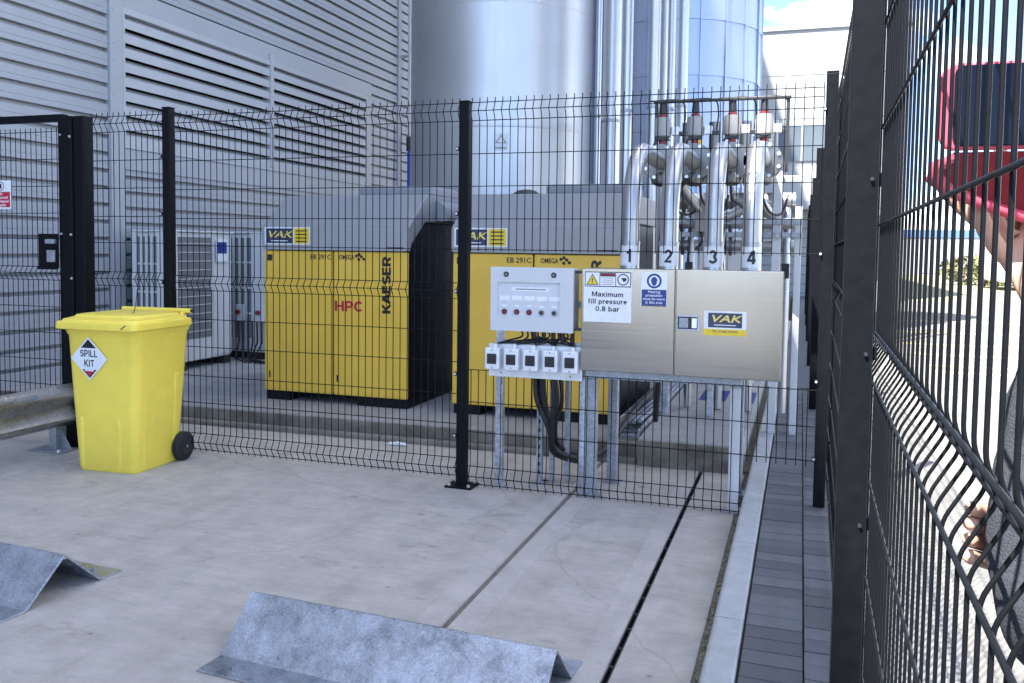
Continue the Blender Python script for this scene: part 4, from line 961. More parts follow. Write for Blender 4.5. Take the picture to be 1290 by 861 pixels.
# ------------------------------------------------------------------ numbered fill pipes with valves
FX = [-0.993, -0.758, -0.497, -0.279]
for i, X in enumerate(FX):
    t = thing('fill_pipe', 'steel fill pipe numbered %d, %s' % (i+1, ('furthest left behind the cabinet', 'second from left of the four', 'third from left of the four', 'furthest right of the four')[i]), 'pipe', (X, 5.24, 1.38), group='numbered fill pipes')
    r = 0.055; Y0, Z1, BR = 5.235, 2.15, 0.46
    pts = [(X, Y0, 1.399), (X, Y0, Z1-BR)]
    for k in range(1, 17):
        a = math.pi/2*k/16; pts.append((X, Y0+BR*(1-math.cos(a)), Z1-BR+BR*math.sin(a)))
    pts += [(X, 6.35, Z1)]
    MB().tube(pts, r, 28).build('pipe', 'pipe', t, smooth=40)
    MB().cyl((X, Y0, 1.3985), (X, Y0, 1.545), r+0.0035, 28).build('sleeve', 'pipe', t, smooth=40)
    MB().cyl((X, Y0, 1.5455), (X, Y0, 1.562), r+0.007, 28).build('clamp_ring', 'galv', t, smooth=40)
    lb = MB()
    n = 10; vs, fs = [], []
    for rr in (r+0.0045, r+0.006):
        for zz in (1.415, 1.535):
            for j in range(n+1):
                a = -math.pi/2-R_(62)+R_(124)*j/n+0.12; vs.append((X+rr*math.cos(a), Y0+rr*math.sin(a), zz))
    m1 = n+1
    for j in range(n): fs += [(2*m1+j, 2*m1+j+1, 3*m1+j+1, 3*m1+j), (m1+j, m1+j+1, 3*m1+j+1, 3*m1+j), (j, j+1, 2*m1+j+1, 2*m1+j)]
    lab = MB().add(vs, fs).build('number_label', 'paper', t, smooth=40)
    stext(str(i+1), 0.078, (X+0.006, Y0-r-0.0075, 1.475), 'ink', lab, w=0.19)
    # butterfly valve between flanges, with actuator above
    vy = 6.42
    for a, b, rr in ((6.352, 6.376, 0.135), (6.378, 6.462, 0.112), (6.464, 6.488, 0.135)):
        MB().cyl((X, a, Z1), (X, b, Z1), rr, 32).build('flange' if rr > 0.12 else 'valve_body', 'valve', t, smooth=40, bevel=0.003)
    for j in range(8):
        a = 2*math.pi*(j+0.5)/8; MB().cyl((X+0.116*math.cos(a), 6.336, Z1+0.116*math.sin(a)), (X+0.116*math.cos(a), 6.502, Z1+0.116*math.sin(a)), 0.013, 8).build('flange_bolt', 'bolt', t)
    MB().tube([(X, 6.489, Z1), (X, 7.6, Z1), (X, 7.75, Z1+0.03), (X, 7.86, Z1+0.14), (X, 7.9, Z1+0.3), (X, 7.9, Z1+0.5)], 0.055, 24).build('rear_pipe', 'valve', t, smooth=50)
    MB().lathe((X, 6.42, Z1-0.17), [(0.03, 0), (0.075, 0.02), (0.085, 0.07), (0.07, 0.10)], 20).build('valve_boss', 'valve', t, smooth=50)
    MB().cyl((X, vy, Z1+0.10), (X, vy, Z1+0.165), 0.028, 14).build('stem', 'red', t, smooth=40)
    MB().box(X-0.05, X+0.05, vy-0.04, vy+0.04, Z1+0.1655, Z1+0.182).build('mount_plate', 'dark', t)
    MB().lathe((X, vy, Z1+0.1825), [(0.045, 0), (0.062, 0.012), (0.064, 0.10), (0.058, 0.145), (0.03, 0.15)], 12).build('actuator', 'actuator', t, smooth=40)
    MB().cyl((X, vy, Z1+0.333), (X, vy, Z1+0.350), 0.032, 16).build('indicator_ring', 'red', t, smooth=40)
    MB().cyl((X, vy, Z1+0.3585), (X, vy, Z1+0.43), 0.030, 16, 0.024).build('indicator_cap', 'dark', t, smooth=40)
    MB().box(X+0.066, X+0.12, vy-0.025, vy+0.025, Z1+0.20, Z1+0.26).build('solenoid', 'white', t, bevel=0.004)
    MB().box(X+0.1205, X+0.17, vy-0.018, vy+0.018, Z1+0.195, Z1+0.225).build('solenoid_plug', 'dark', t, bevel=0.003)
    if i == 1: MB().box(X+0.026, X+0.055, vy-0.03, vy-0.01, Z1+0.09, Z1+0.16).build('yellow_tag', 'signyellow', t)
    MB().spline([(X+0.15, vy, Z1+0.23), (X+0.16, vy, Z1+0.36), (X+0.12, vy, Z1+0.45), (X-0.1, vy+0.01, Z1+0.455)], 0.006, 6).build('air_line', 'cable', t, smooth=60)
    MB().tube([(X-0.05, vy, Z1+0.17), (X-0.07, vy-0.02, Z1+0.10)], 0.008, 6).build('lever', 'dark', t)
vf = thing('valve_frame', 'pale support frame with beams behind the numbered pipes', 'frame', (-0.5, 7.0, 0.13))
for x, w in ((-0.19, 0.065), (-0.03, 0.05), (-0.66, 0.045), (-1.02, 0.06)):
    MB().box(x-w/2, x+w/2, 6.98, 7.04, 0.1925 if x < -0.34 else 0.022, 2.13 if x < -0.1 else 1.86).build('upright', 'offwhite' if x > -0.5 else 'galv', vf, bevel=0.004)
for zz in (1.62, 1.72): MB().box(-1.05, -0.0, 6.94, 6.975, zz, zz+0.04).build('beam', 'galvdull', vf, bevel=0.003)
MB().box(-1.05, 0.0, 7.045, 7.085, 2.05, 2.10).build('beam', 'galvdull', vf, bevel=0.003)
MB().box(-1.06, -0.10, 6.38, 6.44, 2.585, 2.60).build('air_manifold', 'dark', vf, bevel=0.003)
for x in (-1.04, -0.12): MB().box(x-0.012, x+0.012, 6.40, 6.42, 2.07, 2.584).build('manifold_leg', 'dark', vf)
MB().tube([(-0.85, 6.9, 1.86), (-0.55, 6.95, 1.78), (-0.35, 6.95, 1.9)], 0.045, 16).build('cross_pipe', 'pipe', vf, smooth=50)
jb = thing('junction_box', 'beige box hanging behind numbered pipes 2 and 3', 'box', (-0.8, 6.9, 1.6))
MB().box(-0.80, -0.66, 6.86, 6.93, 1.66, 1.90).build('case', 'actuator', jb, bevel=0.006)
MB().box(-0.795, -0.665, 6.852, 6.8595, 1.665, 1.895).build('lid', 'actuator', jb, bevel=0.003)
MB().tube([(-0.75, 6.9, 1.66), (-0.74, 6.88, 1.58), (-0.78, 6.86, 1.52)], 0.012, 6).build('cable', 'cable', jb, smooth=50)
MB().tube([(-0.70, 6.9, 1.66), (-0.69, 6.88, 1.60), (-0.75, 6.86, 1.56)], 0.012, 6).build('cable', 'cable', jb, smooth=50)
mp_ = thing('pipe_manifold', 'crowded steel manifold with flanged cross pipes behind the valves', 'pipework', (-0.55, 7.5, 0.19))
for zz, yy, rr in ((1.93, 7.45, 0.07), (1.74, 7.30, 0.045), (1.56, 7.40, 0.05)):
    MB().cyl((-1.10, yy, zz), (-0.06, yy, zz), rr, 24).build('header_pipe', 'pipe', mp_, smooth=40)
    for x in (-0.95, -0.56, -0.20):
        f_ = MB().cyl((x-0.012, yy, zz), (x+0.012, yy, zz), rr*1.7, 24).build('flange', 'valve', mp_, smooth=40)
        for j in range(6):
            a = 2*math.pi*j/6; MB().cyl((x-0.02, yy+rr*1.4*math.cos(a), zz+rr*1.4*math.sin(a)), (x+0.02, yy+rr*1.4*math.cos(a), zz+rr*1.4*math.sin(a)), 0.009, 6).build('flange_bolt', 'bolt', f_)
for x in (-0.88, -0.63, -0.39, -0.12):
    MB().spline([(x, 7.45, 1.93), (x, 7.40, 1.74), (x, 7.36, 1.60), (x, 7.35, 1.2), (x, 7.35, 0.2)], 0.032, 16).build('drop_pipe', 'pipe', mp_, smooth=50)
    MB().box(x-0.03, x+0.03, 7.22, 7.28, 1.30, 1.42).build('sensor', 'dark', mp_, bevel=0.006)
for q in range(4):
    x = -0.95+q*0.22
    MB().spline([(x, 6.55, 2.02), (x+0.01, 6.60, 1.90), (x+0.06, 6.68, 1.80+0.03*(q % 3)), (x+0.14, 6.8, 1.80), (x+0.18, 6.9, 1.90+0.04*(q % 2))], 0.010, 8).build('hose', 'cable', mp_, smooth=60)
for x in (-0.92, -0.42):
    MB().spline([(x, 6.52, 2.10), (x+0.05, 6.7, 1.98), (x+0.18, 6.95, 1.80), (x+0.24, 7.3, 1.74)], 0.040, 18).build('angled_pipe', 'pipe', mp_, smooth=50)
kb = thing('white_kiosk', 'white metal kiosk standing behind the numbered pipes', 'cabinet', (-0.6, 9.0, 0.13))
MB().box(-1.0, -0.42, 8.9, 9.4, 0.193, 1.72).build('body', 'acwhite', kb, bevel=0.01)
MB().box(-0.98, -0.72, 8.885, 8.899, 0.25, 1.66).build('door', 'acwhite', kb, bevel=0.005); MB().box(-0.70, -0.44, 8.885, 8.899, 0.25, 1.66).build('door', 'acwhite', kb, bevel=0.005)
MB().box(-0.735, -0.725, 8.872, 8.884, 0.85, 1.0).build('handle', 'dark', kb)
hz_ = MB().spline([(-0.72, 6.5, 2.05), (-0.80, 6.35, 2.02), (-0.90, 6.2, 1.85), (-0.935, 6.1, 1.6), (-0.93, 6.05, 1.3), (-0.92, 6.0, 0.7), (-0.95, 6.1, 0.3)], 0.020, 10)
tag(hz_.build('black_hose', 'cable', smooth=60), 'thick black hose curving down between numbered pipes 1 and 2', 'hose')

# ------------------------------------------------------------------ wheeled bin
bn = thing('wheeled_bin', 'bright yellow wheeled spill kit bin in front of the fence', 'bin', (-4.325, 4.735, 0), R_(3.0), local=True)
def rrect(w, d, r, z, y0=0.0, n=5):
    pts = []
    for cx, cy, a0 in ((w/2-r, d/2-r, 0), (-w/2+r, d/2-r, 90), (-w/2+r, -d/2+r, 180), (w/2-r, -d/2+r, 270)):
        for k in range(n+1):
            a = R_(a0+90*k/n); pts.append((cx+r*math.cos(a), cy+r*math.sin(a)+y0, z))
    return pts
def loft(rings, cap=True):
    n = len(rings[0]); vs = [p for r in rings for p in r]; fs = []
    for i in range(len(rings)-1):
        for j in range(n): fs.append((i*n+j, i*n+(j+1) % n, (i+1)*n+(j+1) % n, (i+1)*n+j))
    if cap: fs += [tuple(range(n-1, -1, -1)), tuple(range((len(rings)-1)*n, len(rings)*n))]
    return MB().add(vs, fs)
bw = lambda z: 0.47+0.10*z/0.95
bd = lambda z: 0.47+0.09*z/0.95
loft([rrect(0.45, 0.45, 0.055, 0.0), rrect(0.47, 0.47, 0.06, 0.02), rrect(bw(0.5), bd(0.5), 0.062, 0.5, 0.005), rrect(bw(0.90), bd(0.90), 0.066, 0.90, 0.01),
      rrect(bw(0.915)+0.012, bd(0.915)+0.012, 0.066, 0.912, 0.01), rrect(bw(0.95)+0.03, bd(0.95)+0.03, 0.07, 0.945, 0.01)]).build('body', 'bin', bn, smooth=35)
# moulded ribs on the lower front and side
for x in (-0.19, 0.10):
    MB().prism([(-0.236, 0.03), (-0.253, 0.34), (-0.240, 0.40), (-0.22, 0.03)], x, x+0.03, 'x').build('rib', 'bin', bn, bevel=0.006)
MB().prism([(0.237, 0.03), (0.261, 0.45), (0.24, 0.5), (0.22, 0.03)], -0.17, -0.14, 'y').build('rib', 'bin', bn, bevel=0.006)
MB().prism([(0.237, 0.03), (0.272, 0.62), (0.25, 0.68), (0.22, 0.03)], 0.13, 0.17, 'y').build('rib', 'bin', bn, bevel=0.006)
lid = loft([rrect(0.600, 0.595, 0.05, 0.946, -0.02), rrect(0.628, 0.618, 0.05, 0.950, -0.025), rrect(0.632, 0.622, 0.05, 0.956, -0.025), rrect(0.628, 0.618, 0.05, 0.992, -0.025), rrect(0.618, 0.608, 0.05, 0.998, -0.025), rrect(0.585, 0.575, 0.05, 1.000, -0.02), rrect(0.575, 0.565, 0.05, 1.012, -0.018),
      rrect(0.50, 0.48, 0.05, 1.026, -0.005), rrect(0.485, 0.465, 0.05, 1.038, 0.0), rrect(0.40, 0.38, 0.05, 1.046, 0.0)]).build('lid', 'bin', bn, smooth=25)
MB().cyl((-0.265, 0.268, 1.045), (0.300, 0.268, 1.045), 0.017, 14).build('handle', 'bin', bn, smooth=40)
for x in (-0.24, 0.0, 0.24): MB().box(x-0.015, x+0.015, 0.235, 0.268, 0.97, 1.035).build('handle_bracket', 'bin', bn, bevel=0.005)
for x in (-0.275, 0.303): MB().cyl((x-0.006, 0.268, 1.045), (x+0.006, 0.268, 1.045), 0.012, 12).build('hinge_pin', 'dark', bn, smooth=40)
MB().tube([(0.05, 0.05, 1.30), (0.06, 0.0, 1.10), (0.07, -0.03, 1.050), (0.13, -0.12, 1.044), (0.19, -0.22, 1.020), (0.235, -0.29, 1.004), (0.25, -0.338, 0.985), (0.22, -0.342, 0.962)], 0.0028, 6).build('tie_wire', 'dark', bn, smooth=60)
for x in (-0.262, 0.240):
    w = MB(); w.tube([(x, 0.215, 0.10), (x+0.008, 0.215, 0.10), (x+0.042, 0.215, 0.10), (x+0.05, 0.215, 0.10)], [0.088, 0.10, 0.10, 0.088], 32)
    wh_ = w.build('wheel', 'rubber', bn, smooth=40)
    MB().cyl((x-0.004, 0.215, 0.10), (x+0.054, 0.215, 0.10), 0.055, 24).build('hub', 'dark', wh_, smooth=40)
    MB().cyl((x-0.008, 0.215, 0.10), (x+0.058, 0.215, 0.10), 0.018, 16).build('hub_cap', 'rubber', wh_, smooth=40)
MB().cyl((-0.30, 0.215, 0.10), (0.30, 0.215, 0.10), 0.011, 10).build('axle', 'galvdull', bn, smooth=40)
# spill kit diamond on the front face (the face leans with the taper)
tl = math.atan2(0.05, 0.9); U, V = Vector((1, 0, 0)), Vector((0, -math.sin(tl)*0.9, math.cos(tl))).normalized()
zc = 0.755; yc = -(bd(zc)/2)+0.0045
c0 = Vector((-0.085, yc, zc)); N = U.cross(V)
hd = 0.143
ds = poly(c0, U, V, [(-hd, 0), (0, -hd), (hd, 0), (0, hd)], 0.002, 0.004).build('spill_kit_sign', 'paper', bn)
poly(c0, U, V, [(-0.058, 0.070), (0.058, 0.070), (0, 0.128)], 0.0008, 0.0066).build('black_triangle', 'ink', ds)
poly(c0, U, V, [(-0.056, -0.072), (0.056, -0.072), (0, -0.128)], 0.0008, 0.0066).build('black_triangle', 'ink', ds)
poly(c0, U, V, [(-0.036, -0.080), (0.036, -0.080), (0, -0.117)], 0.0008, 0.0076).build('red_triangle', 'signred', ds)
plate(c0+V*(-0.0775), U, V, 0.07, 0.010, 0.0008, 0.0077).build('text_line', 'paper', ds)
stext('SPILL', 0.046, c0+V*0.034+N*0.0066, 'ink', ds, u=U, v=V, width=0.136, w=0.17)
stext('KIT', 0.046, c0+V*(-0.030)+N*0.0066, 'ink', ds, u=U, v=V, width=0.078, w=0.17)

# ------------------------------------------------------------------ wheel stops
def wheel_stop(lb, cx, cy, L, rz, hf, fl, h):
    t = thing('wheel_stop', lb, 'wheel stop', (cx, cy, 0), rz, group='galvanised wheel stops', local=True)
    k = 0.008
    outer = [(-hf-fl, k), (-hf-0.004, k), (-hf+0.004, k+0.005), (-0.008, h-0.005), (-0.003, h), (0.003, h), (0.008, h-0.005), (hf-0.004, k+0.005), (hf+0.004, k), (hf+fl, k)]
    inner = [(hf+fl, 0.0008), (hf+0.012, 0.0008), (hf-0.008, 0.004), (0.012, h-0.020), (-0.012, h-0.020), (-hf+0.008, 0.004), (-hf-0.012, 0.0008), (-hf-fl, 0.0008)]
    MB().prism(outer+inner, -L/2, L/2, 'x').build('angle', 'stop', t, bevel=0.0015)
    for x in (-L/2+0.12, L/2-0.12):
        for s_ in (-1, 1): MB().cyl((x, s_*(hf+fl*0.55), 0.0083), (x, s_*(hf+fl*0.55), 0.018), 0.013, 6).build('anchor_bolt', 'galvdull', t)
    return t
wheel_stop('folded galvanised wheel stop lying in the foreground centre', -1.345, 2.737, 1.235, R_(-3.2), 0.175, 0.125, 0.180)
wheel_stop('folded galvanised wheel stop cut off by the left edge', -3.555, 2.868, 1.235, R_(-3.2), 0.188, 0.118, 0.178)

# ------------------------------------------------------------------ crash barrier by the gate
ab = thing('crash_barrier', 'galvanised corrugated crash barrier left of the yellow bin', 'barrier', (-5.12, 4.85, 0))
XB = -5.07
wb = [(0.0, 0.175), (0.012, 0.19), (0.055, 0.215), (0.058, 0.235), (0.012, 0.285), (0.008, 0.325), (0.058, 0.385), (0.056, 0.410), (0.012, 0.455), (0.0, 0.478)]
front = [(XB+a, b) for a, b in wb]; back = [(XB+a-0.006, b) for a, b in reversed(wb)]
MB().prism(front+back, 1.2, 4.98, 'y').build('beam', 'galvdirty', ab, smooth=50)
for y in (2.6, 4.88):
    MB().box(XB-0.07, XB-0.0065, y-0.05, y+0.05, 0.011, 0.43).build('post', 'galvdull', ab, bevel=0.004)
    pl_ = MB().box(XB-0.20, XB+0.10, y-0.12, y+0.10, 0.001, 0.0105).build('base_plate', 'galvdull', ab, bevel=0.002)
    MB().cyl((XB+0.06, y-0.09, 0.0107), (XB+0.06, y-0.09, 0.028), 0.014, 6).build('anchor_bolt', 'bolt', ab)
    MB().prism([(XB-0.0063, 0.011), (XB+0.09, 0.011), (XB-0.0063, 0.15)], y-0.004, y+0.004, 'y').build('gusset', 'galvdull', ab)

# small litter
lt_ = MB()
for q in range(5): lt_.blob((-2.93+q*0.028, 5.90+random.uniform(-0.015, 0.015), 0.012+random.uniform(0, 0.008)), (0.022, 0.02, 0.014))
tag(lt_.build('litter', 'paper'), 'crumpled white scrap of litter lying against the plinth edge', 'litter')

# ------------------------------------------------------------------ far white building
wbld = thing('white_shed', 'large white clad shed standing beyond the silos', 'building', (0, 30, 0))
MB().box(-14, 3.0, 30.0, 55, -0.1, 8.75).build('wall', 'whitebld', wbld)
MB().box(-14.1, 3.1, 29.93, 55.1, 8.752, 8.90).build('parapet_trim', 'clad', wbld)
for zz in (1.6, 3.0, 4.4, 5.9, 7.3): MB().box(-14, 3.0, 29.985, 29.9985, zz, zz+0.03).build('sheet_joint', 'clad', wbld)
w1 = MB().box(-0.85, 0.62, 29.94, 29.998, 4.52, 5.66).build('window', 'greyglass', wbld)
MB().box(-0.90, 0.67, 29.92, 29.997, 5.662, 5.72).build('window_head', 'fargrey', w1)
MB().box(-0.13, -0.07, 29.925, 29.9385, 4.52, 5.66).build('window_bar', 'fargrey', w1)
MB().box(-3.0, 2.2, 28.6, 29.98, 2.9, 3.15).build('canopy', 'fargrey', wbld)
d_ = MB().box(-1.9, 0.9, 29.94, 29.998, 0.1, 2.88).build('roller_door', 'fargrey', wbld)
for k in range(9): MB().box(-1.9, 0.9, 29.925, 29.939, 0.2+k*0.3, 0.22+k*0.3).build('door_slat', 'greyglass', d_)

# ------------------------------------------------------------------ what shows through the right fence, far off
fs_ = thing('distant_shed', 'long pale shed with a blue fascia far beyond the right fence', 'building', (16, 75, 0))
MB().box(7.5, 34, 75, 95, -0.1, 2.9).build('wall', 'whitebld', fs_)
MB().box(7.4, 34.1, 74.9, 95.1, 2.902, 3.5).build('fascia', 'palebluetrim', fs_)
for k in range(6): MB().box(9+k*4, 11.5+k*4, 74.95, 74.998, 0.1, 2.3).build('shutter', 'fargrey', fs_)
def leaf_mass(cx, cy, cz, rx, ry, rz, n, size):
    b = MB()
    for q in range(n):
        while True:
            p = Vector((random.uniform(-1, 1), random.uniform(-1, 1), random.uniform(-1, 1)))
            if 0.35 < p.length < 1: break
        c = Vector((cx+p.x*rx, cy+p.y*ry, cz+p.z*rz)); s_ = size*random.uniform(0.6, 1.4)
        a = Vector((random.gauss(0, 1), random.gauss(0, 1), random.gauss(0, 1))).normalized(); d = a.cross(Vector((random.gauss(0, 1), random.gauss(0, 1), random.gauss(0, 1)))).normalized()
        b.quad(c-a*s_, c+d*s_*0.6, c+a*s_, c-d*s_*0.6)
    return b
for i, (x, y, h, w, lb) in enumerate(((9.0, 48, 1.6, 2.6, 'low round hedge bush left of the distant row'), (13.5, 49, 1.9, 3.0, 'middle hedge bush of the distant row'), (18.5, 48, 1.7, 3.2, 'right hedge bush of the distant row'))):
    t = thing('hedge_bush', lb, 'bush', (x, y, 0), group='hedge bushes beyond the road')
    leaf_mass(x, y, h*0.5, w, 1.2, h*0.55, 1500, 0.13).build('foliage', 'leaf', t)
    MB().tube([(x, y, 0), (x, y, h*0.7)], [0.08, 0.03], 6).build('stem', 'bark', t)
vn = thing('parked_van', 'small white van parked far beyond the right fence', 'van', (8.9, 42, 0.07))
MB().prism([(41.0, 0.4), (41.0, 1.0), (41.3, 1.15), (41.8, 1.85), (42.0, 1.95), (45.2, 1.95), (45.3, 1.8), (45.3, 0.4)], 7.9, 9.7, 'x').build('body', 'vanwhite', vn, bevel=0.08, seg=3)
MB().prism([(41.285, 1.2), (41.76, 1.83), (41.74, 1.84), (41.265, 1.21)], 8.1, 9.5, 'x').build('windscreen', 'glass', vn)
for y in (41.8, 44.4):
    for x in (7.88, 9.72):
        w_ = MB().cyl((x-0.1, y, 0.38), (x+0.1, y, 0.38), 0.31, 20).build('wheel', 'rubber', vn, smooth=40)
        MB().cyl((x-0.11, y, 0.38), (x+0.11, y, 0.38), 0.17, 16).build('rim', 'galvdull', w_, smooth=40)
for x in (8.15, 9.45): MB().box(x-0.12, x+0.12, 40.985, 41.02, 0.75, 0.92).build('headlight', 'clearpanel', vn, bevel=0.02)

# ------------------------------------------------------------------ person outside the fence, holding a phone
PR_ = {}
def skin_obj(name, verts, edges, radii, m_, parent=None, root=0, sub=2):
    me = bpy.data.meshes.new(name); me.from_pydata(verts, edges, []); me.materials.append(K[m_])
    o = bpy.data.objects.new(name, me); col.objects.link(o)
    if parent is not None: o.parent = parent
    md = o.modifiers.new('skin', 'SKIN'); md.use_smooth_shade = True; md.branch_smoothing = 0.4
    sv = me.skin_vertices[0].data
    for i, r in enumerate(radii):
        sv[i].radius = (r, r) if not isinstance(r, tuple) else r
        sv[i].use_root = (i == root)
    s_ = o.modifiers.new('sub', 'SUBSURF'); s_.levels = sub; s_.render_levels = sub
    return o
class SK:
    def __init__(s): s.v, s.e, s.r = [], [], []
    def p(s, co, r, link_=None):
        s.v.append(tuple(co)); s.r.append(r); i = len(s.v)-1
        if link_ is not None: s.e.append((link_, i))
        return i
    def chain(s, start, pts):
        for co, r in pts: start = s.p(co, r, start)
        return start
G0 = 0.1
b = SK()
# skeleton: the person stands right of the fence facing along it, left forearm raised, right hand under the left elbow
pel = b.p((0.60, 0.66, 1.00), 0.135)
wai = b.p((0.595, 0.67, 1.14), 0.120, pel)
che = b.p((0.585, 0.69, 1.34), 0.135, wai)
nec = b.p((0.575, 0.71, 1.53), 0.062, che)
hd0 = b.p((0.57, 0.745, 1.62), 0.078, nec)
hd1 = b.p((0.57, 0.765, 1.72), 0.095, hd0)
hd2 = b.p((0.57, 0.755, 1.80), 0.060, hd1)
b.p((0.57, 0.875, 1.695), 0.012, hd1)                                  # nose
b.p((0.468, 0.755, 1.70), 0.012, hd1); b.p((0.672, 0.755, 1.70), 0.012, hd1)   # ears
lsh = b.p((0.42, 0.71, 1.43), 0.068, che)
elb_l = b.chain(lsh, [((0.36, 0.80, 1.28), 0.052), ((0.268, 0.975, 1.120), 0.046)])
wr_l = b.chain(elb_l, [((0.276, 1.05, 1.25), 0.040), ((0.290, 1.12, 1.385), 0.030)])
palm = b.chain(wr_l, [((0.286, 1.170, 1.435), (0.030, 0.022)), ((0.270, 1.227, 1.495), (0.040, 0.018))])
for dx, dz, k in ((-0.060, 0.015, 0.9), (-0.045, 0.050, 1.0), (-0.015, 0.070, 1.05), (0.018, 0.075, 1.0)):
    kn = b.p((0.262+dx*0.6, 1.235, 1.525+dz*0.35), 0.0105, palm)
    b.chain(kn, [((0.258+dx*1.0, 1.241, 1.548+dz*0.6), 0.0098), ((0.254+dx*1.35, 1.235, 1.568+dz*0.8), 0.0088), ((0.252+dx*1.5, 1.221, 1.582+dz*0.95), 0.0075)])
tb = b.p((0.236, 1.210, 1.500), 0.0125, palm); b.chain(tb, [((0.212, 1.197, 1.535), 0.0115), ((0.200, 1.187, 1.565), 0.0095)])
rsh = b.p((0.755, 0.70, 1.43), 0.068, che)
wr_r = b.chain(rsh, [((0.80, 0.82, 1.26), 0.052), ((0.74, 1.00, 1.14), 0.045), ((0.55, 1.075, 1.14), 0.038), ((0.37, 1.085, 1.155), 0.029)])
pr = b.chain(wr_r, [((0.325, 1.082, 1.162), (0.022, 0.03)), ((0.278, 1.080, 1.172), (0.02, 0.033))])
for i_, (dz, dy) in enumerate(((0.027, 0.0), (0.009, 0.005), (-0.009, 0.005), (-0.026, 0.0))):
    kn = b.p((0.243, 1.074+dy, 1.178+dz), 0.0108, pr)
    b.chain(kn, [((0.218, 1.066+dy, 1.186+dz*1.05), 0.0100), ((0.190, 1.044+dy, 1.196+dz), 0.0094), ((0.178, 1.015+dy, 1.206+dz), 0.0082)])
tb = b.p((0.285, 1.060, 1.205), 0.012, pr); b.chain(tb, [((0.255, 1.040, 1.232), 0.011), ((0.232, 1.018, 1.240), 0.009)])
for s_ in (-1, 1):
    hip = b.p((0.60+s_*0.095, 0.66, 0.93), 0.092, pel)
    b.chain(hip, [((0.60+s_*0.10, 0.675, 0.58), 0.062), ((0.60+s_*0.105, 0.66, 0.20), 0.042), ((0.60+s_*0.105, 0.665, 0.15), 0.042), ((0.60+s_*0.115, 0.80, 0.135), 0.035)])
person = skin_obj('person', b.v, b.e, b.r, 'skin', None, pel, 2)
tag(person, 'person in a grey knitted top at the right edge, holding a phone up', 'person')
sw = SK()
a = sw.p((0.60, 0.66, 0.93), 0.155); a1 = sw.p((0.595, 0.67, 1.14), 0.142, a); a2 = sw.p((0.585, 0.69, 1.35), 0.155, a1); sw.p((0.578, 0.705, 1.50), 0.085, a2)
l0 = sw.p((0.42, 0.71, 1.42), 0.085, a2)
sw.chain(l0, [((0.36, 0.80, 1.28), 0.068), ((0.300, 0.915, 1.165), 0.076), ((0.262, 0.980, 1.118), 0.078), ((0.264, 1.03, 1.20), 0.078), ((0.274, 1.08, 1.30), 0.066), ((0.286, 1.112, 1.365), 0.050), ((0.289, 1.12, 1.395), 0.054)])
r0 = sw.p((0.755, 0.70, 1.42), 0.085, a2)
sw.chain(r0, [((0.80, 0.82, 1.26), 0.068), ((0.745, 1.00, 1.14), 0.062), ((0.58, 1.07, 1.14), 0.055), ((0.44, 1.082, 1.15), 0.046), ((0.405, 1.083, 1.152), 0.046)])
swo = skin_obj('sweater', sw.v, sw.e, sw.r, 'sweater', person, a, 3)
tx = bpy.data.textures.new('folds', 'CLOUDS'); tx.noise_scale = 0.10
dm = swo.modifiers.new('folds', 'DISPLACE'); dm.texture = tx; dm.strength = 0.022; dm.mid_level = 0.5; dm.texture_coords = 'GLOBAL'
tr = SK(); a = tr.p((0.60, 0.66, 0.98), 0.15)
for s_ in (-1, 1):
    h_ = tr.p((0.60+s_*0.10, 0.66, 0.90), 0.105, a); tr.chain(h_, [((0.60+s_*0.102, 0.675, 0.58), 0.080), ((0.60+s_*0.105, 0.66, 0.20), 0.066)])
skin_obj('trousers', tr.v, tr.e, tr.r, 'trousers', person, 0, 2)
hr = MB()
for q in range(500):
    t_ = random.uniform(0, 2*math.pi); ph = random.uniform(0.0, 1.25)
    if math.cos(t_-math.pi/2) > 0.35 and ph > 0.75: continue
    p = Vector((0.57+0.103*math.sin(ph)*math.cos(t_), 0.750+0.105*math.sin(ph)*math.sin(t_), 1.735+0.115*math.cos(ph)))
    dn_ = Vector((0.35*math.cos(t_), 0.35*math.sin(t_), -1))*random.uniform(0.05, 0.10)
    hr.tube([p, p+dn_*0.5+Vector((math.cos(t_), math.sin(t_), 0))*0.012, p+dn_], [0.008, 0.008, 0.003], 4)
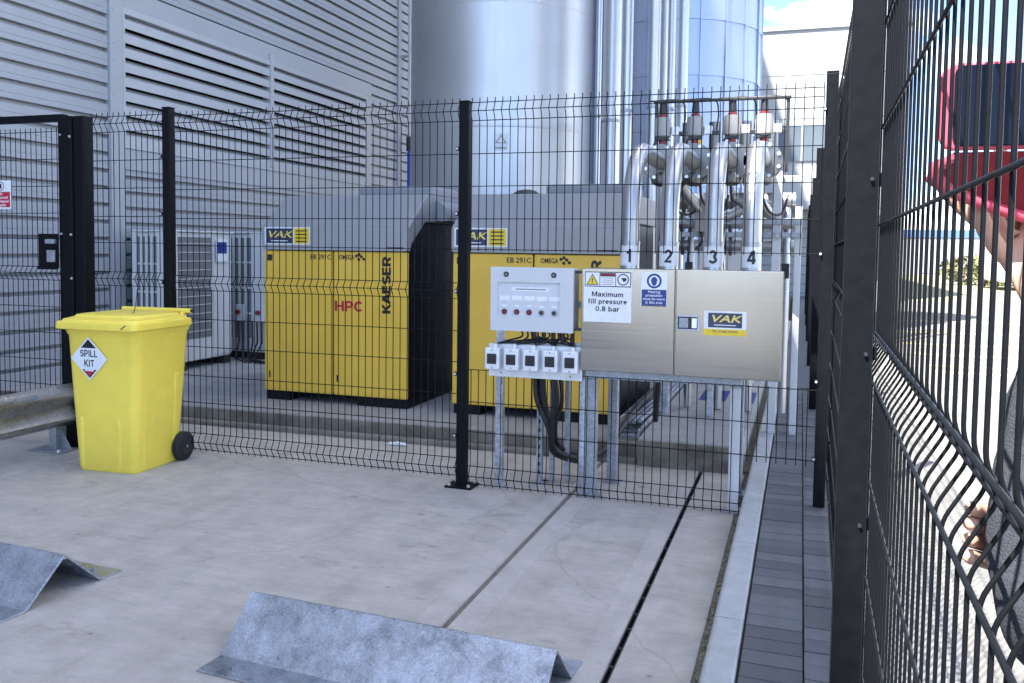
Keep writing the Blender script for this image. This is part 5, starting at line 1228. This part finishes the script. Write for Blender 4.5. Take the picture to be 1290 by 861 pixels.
hr.build('hair', 'hair', person, smooth=60)
for x in (0.535, 0.605):
    e_ = MB().lathe((x, 0.838, 1.717), [(0.002, -0.011), (0.009, -0.006), (0.011, 0.0), (0.009, 0.006), (0.002, 0.011)], 12).build('eye', 'paper', person, smooth=60)
MB().box(0.545, 0.595, 0.838, 0.846, 1.648, 1.655).build('mouth', 'caselining', person, bevel=0.003)

ph = thing('mobile_phone', 'phone in an open red folio case held up behind the fence', 'phone', (0.225, 1.12, 1.62))
PYp = 1.12; x0, x1, z0, z1 = 0.148, 0.312, 1.622, 1.722
MB().prism(rr2(x0, x1, z0, z1, 0.016), PYp, PYp+0.012, 'y').build('case', 'case', ph, bevel=0.003)
MB().prism(rr2(x0+0.013, x1-0.006, z0+0.004, z1-0.004, 0.010), PYp-0.0045, PYp-0.0003, 'y').build('screen', 'screen', ph, bevel=0.001)
# open cover hanging from the lower edge, swung away from the lens
fl = []
A, B, C, D = Vector((x0+0.016, PYp+0.004, z0-0.002)), Vector((x1-0.01, PYp+0.004, z0-0.002)), Vector((x1-0.02, PYp+0.066, z0-0.092)), Vector((x0+0.060, PYp+0.046, z0-0.066))
cv = [A, Vector((x0-0.004, PYp+0.014, z0-0.018)), Vector((x0-0.006, PYp+0.022, z0-0.030)), Vector((x0+0.012, PYp+0.034, z0-0.047)), D, C, B]
n_ = len(cv); up_ = Vector((0, 0.004, 0.0))
MB().add(cv+[p+up_ for p in cv], [tuple(range(n_-1, -1, -1)), tuple(range(n_, 2*n_))]+[(i, (i+1) % n_, n_+(i+1) % n_, n_+i) for i in range(n_)]).build('cover_flap', 'caselining', ph)
ed = MB().tube([A+Vector((0, -0.003, -0.006)), cv[1]+Vector((0.003, -0.003, 0)), cv[2]+Vector((0.004, -0.004, 0)), cv[3]+Vector((0.004, -0.005, 0.003)), D+Vector((0, -0.005, 0.004)), C+Vector((-0.004, -0.005, 0.005))], [0.005, 0.008, 0.010, 0.008, 0.007, 0.007], 10)
ed.build('cover_edge', 'case', ph, smooth=60)
